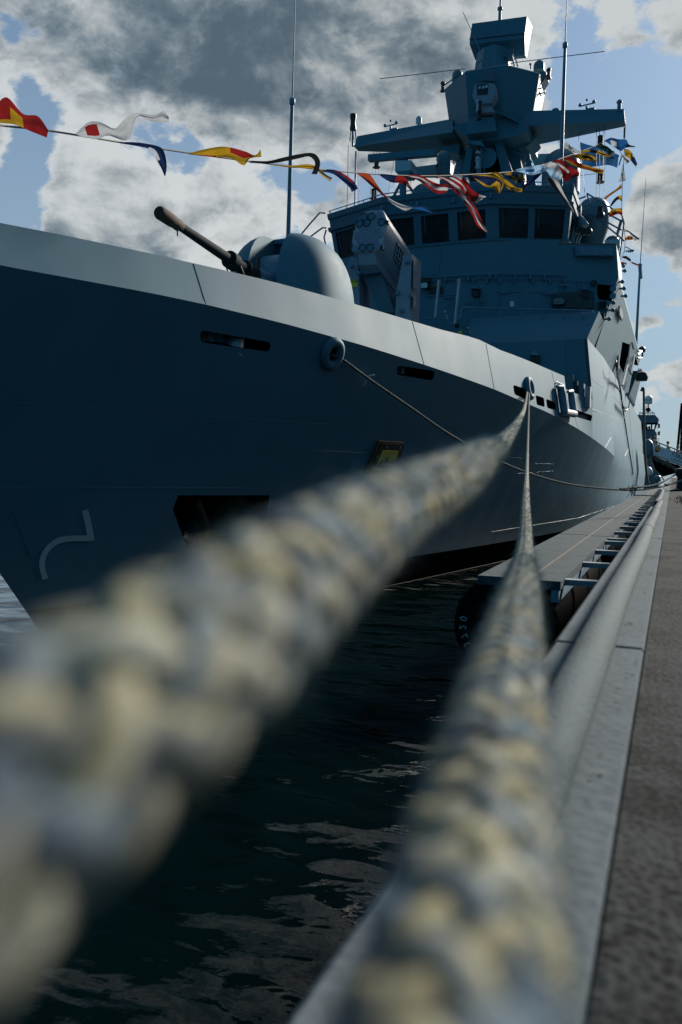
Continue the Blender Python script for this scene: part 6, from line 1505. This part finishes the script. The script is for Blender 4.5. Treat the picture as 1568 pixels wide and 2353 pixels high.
# unseen teal bank behind the camera, added to tint and shade the ship's front
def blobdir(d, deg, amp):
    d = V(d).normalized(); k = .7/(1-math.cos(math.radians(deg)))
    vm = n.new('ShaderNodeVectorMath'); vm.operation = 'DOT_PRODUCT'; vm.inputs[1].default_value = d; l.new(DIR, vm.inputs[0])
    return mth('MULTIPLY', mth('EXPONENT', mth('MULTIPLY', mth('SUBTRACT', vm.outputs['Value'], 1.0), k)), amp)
side_ = blobdir((.95, -.2, .2), 52, 1.5)  # unseen dark bank low on the right, added to keep the hull flare dark
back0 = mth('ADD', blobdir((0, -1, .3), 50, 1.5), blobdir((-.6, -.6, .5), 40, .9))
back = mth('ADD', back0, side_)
GAPS = [(50, 215, 60, .9), (110, 320, 55, 1.0), (60, 360, 45, .9), (20, 470, 55, 1.1), (20, 60, 40, .5), (300, 330, 55, .5), (420, 365, 60, .9), (520, 355, 45, .7), (630, 400, 50, 1.0), (720, 430, 45, 1.0), (780, 400, 45, .8), (860, 420, 45, 1.1), (660, 575, 40, .7), (1330, 120, 60, .6), (1400, 220, 90, .8), (1390, 330, 70, .8), (1520, 280, 80, .9), (990, 300, 30, .4)]
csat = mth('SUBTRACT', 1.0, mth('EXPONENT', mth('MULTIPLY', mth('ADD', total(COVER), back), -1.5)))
cov = mth('SUBTRACT', mth('MULTIPLY', csat, 1.12), mth('MULTIPLY', total(GAPS), .62))
n1 = cloudnoise((3.1, 1.7, .4), 8, 10, .58); n1b = cloudnoise((3.1+.02*SUN.x, 1.7+.02*SUN.y, .4+.035), 8, 10, .58)
n2 = cloudnoise((7.7, 2.2, 4.4), 24, 8, .62)
fb = mth('MULTIPLY_ADD', mth('SUBTRACT', n2, .5), .5, n1)
dens = mth('ADD', cov, mth('MULTIPLY', mth('SUBTRACT', fb, .5), 2.6))
def smooth(x, a, b):
    r = n.new('ShaderNodeMapRange'); r.interpolation_type = 'SMOOTHSTEP'; r.inputs[1].default_value = a; r.inputs[2].default_value = b; l.new(x, r.inputs[0]); return r.outputs[0]
alpha = smooth(dens, .42, .72)
sepd = n.new('ShaderNodeSeparateXYZ'); l.new(DIR, sepd.inputs[0])
hazef = mth('MULTIPLY', mth('SUBTRACT', 1.0, smooth(sepd.outputs['Z'], .0, .85)), .85)
DARK = [(300, 60, 230, .62), (560, 60, 260, .66), (830, 60, 190, .6), (560, 230, 130, .55), (690, 280, 120, .5), (470, 160, 130, .45), (900, 160, 100, .3), (1000, 30, 110, .35), (1540, 520, 90, .45), (1560, 640, 40, .3), (330, 540, 120, .12), (700, -350, 380, .7), (0, -400, 350, .7), (-500, -100, 350, .6)]  # entries above the frame darken unseen cloud to dim its reflection in the water
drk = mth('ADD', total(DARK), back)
n3 = cloudnoise((1.3, 9.1, 2.0), 4.5, 3, .5)
lit = mth('MULTIPLY', mth('SUBTRACT', n1, n1b), 4.0)
shade = mth('ADD', mth('MULTIPLY', drk, .48), mth('MULTIPLY', mth('SUBTRACT', n3, .5), 1.3))
shade = mth('ADD', shade, mth('MULTIPLY', mth('SUBTRACT', n1, .5), 1.1))
shade = mth('ADD', shade, mth('MULTIPLY', mth('SUBTRACT', n2, .5), .7))
shade = mth('SUBTRACT', shade, mth('MULTIPLY', mth('SUBTRACT', 1.0, smooth(dens, .45, 1.0)), .5))
shade = mth('SUBTRACT', shade, lit)
shade = smooth(shade, -.26, 1.35)
ramp = n.new('ShaderNodeValToRGB'); cr_ = ramp.color_ramp
cr_.elements[0].position = 0; cr_.elements[0].color = (.97, 1.0, 1.0, 1); cr_.elements[1].position = 1; cr_.elements[1].color = (.135, .18, .22, 1)
e_ = cr_.elements.new(.35); e_.color = (.62, .66, .67, 1); e_ = cr_.elements.new(.7); e_.color = (.30, .36, .40, 1)
l.new(shade, ramp.inputs[0])
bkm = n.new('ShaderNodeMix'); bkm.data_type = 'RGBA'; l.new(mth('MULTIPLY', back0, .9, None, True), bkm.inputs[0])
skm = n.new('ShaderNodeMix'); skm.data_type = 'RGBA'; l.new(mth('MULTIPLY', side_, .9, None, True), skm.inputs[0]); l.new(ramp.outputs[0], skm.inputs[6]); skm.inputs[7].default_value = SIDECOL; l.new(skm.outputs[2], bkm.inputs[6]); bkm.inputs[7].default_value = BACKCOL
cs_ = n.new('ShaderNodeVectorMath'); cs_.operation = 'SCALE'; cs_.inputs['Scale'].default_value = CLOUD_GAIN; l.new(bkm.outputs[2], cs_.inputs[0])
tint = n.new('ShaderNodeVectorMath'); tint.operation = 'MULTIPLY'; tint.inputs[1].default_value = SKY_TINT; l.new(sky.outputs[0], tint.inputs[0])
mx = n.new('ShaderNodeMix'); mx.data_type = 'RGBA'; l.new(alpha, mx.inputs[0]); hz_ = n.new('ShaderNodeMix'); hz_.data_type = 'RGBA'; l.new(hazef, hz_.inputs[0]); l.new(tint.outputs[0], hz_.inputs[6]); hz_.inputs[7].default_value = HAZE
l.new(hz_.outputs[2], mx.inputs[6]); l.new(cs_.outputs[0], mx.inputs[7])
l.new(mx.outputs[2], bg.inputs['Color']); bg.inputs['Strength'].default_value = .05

# ================================================================== SUN, CAMERA, RENDER
sl_ = bpy.data.lights.new('sun', 'SUN'); sl_.energy = SUN_E; sl_.angle = math.radians(SUN_ANG); sl_.color = (1, .93, .84)
so = bpy.data.objects.new('sun', sl_); COL.objects.link(so); so.rotation_euler = (-SUN).to_track_quat('-Z', 'Y').to_euler(); so.location = (30, 20, 40)
cam = bpy.data.cameras.new('camera'); co = bpy.data.objects.new('camera', cam); COL.objects.link(co)
cam.sensor_fit = 'VERTICAL'; cam.sensor_height = 36; cam.sensor_width = 24; cam.lens = FOC/2353*36
co.matrix_world = Matrix(((RT.x, UP.x, -FW.x, CAM.x), (RT.y, UP.y, -FW.y, CAM.y), (RT.z, UP.z, -FW.z, CAM.z), (0, 0, 0, 1)))
cam.clip_start = .005; cam.clip_end = 5000
cam.dof.use_dof = True; cam.dof.focus_distance = 24; cam.dof.aperture_fstop = 3.0
SC.camera = co
SC.render.engine = 'CYCLES'
SC.cycles.use_denoising = True
try: SC.cycles.denoiser = 'OPENIMAGEDENOISE'
except Exception: pass
SC.cycles.max_bounces = 6; SC.cycles.diffuse_bounces = 3; SC.cycles.glossy_bounces = 3; SC.cycles.caustics_reflective = False; SC.cycles.caustics_refractive = False
SC.view_settings.view_transform = 'Standard'; SC.view_settings.look = 'None'; SC.view_settings.exposure = EXPO; SC.view_settings.gamma = 1
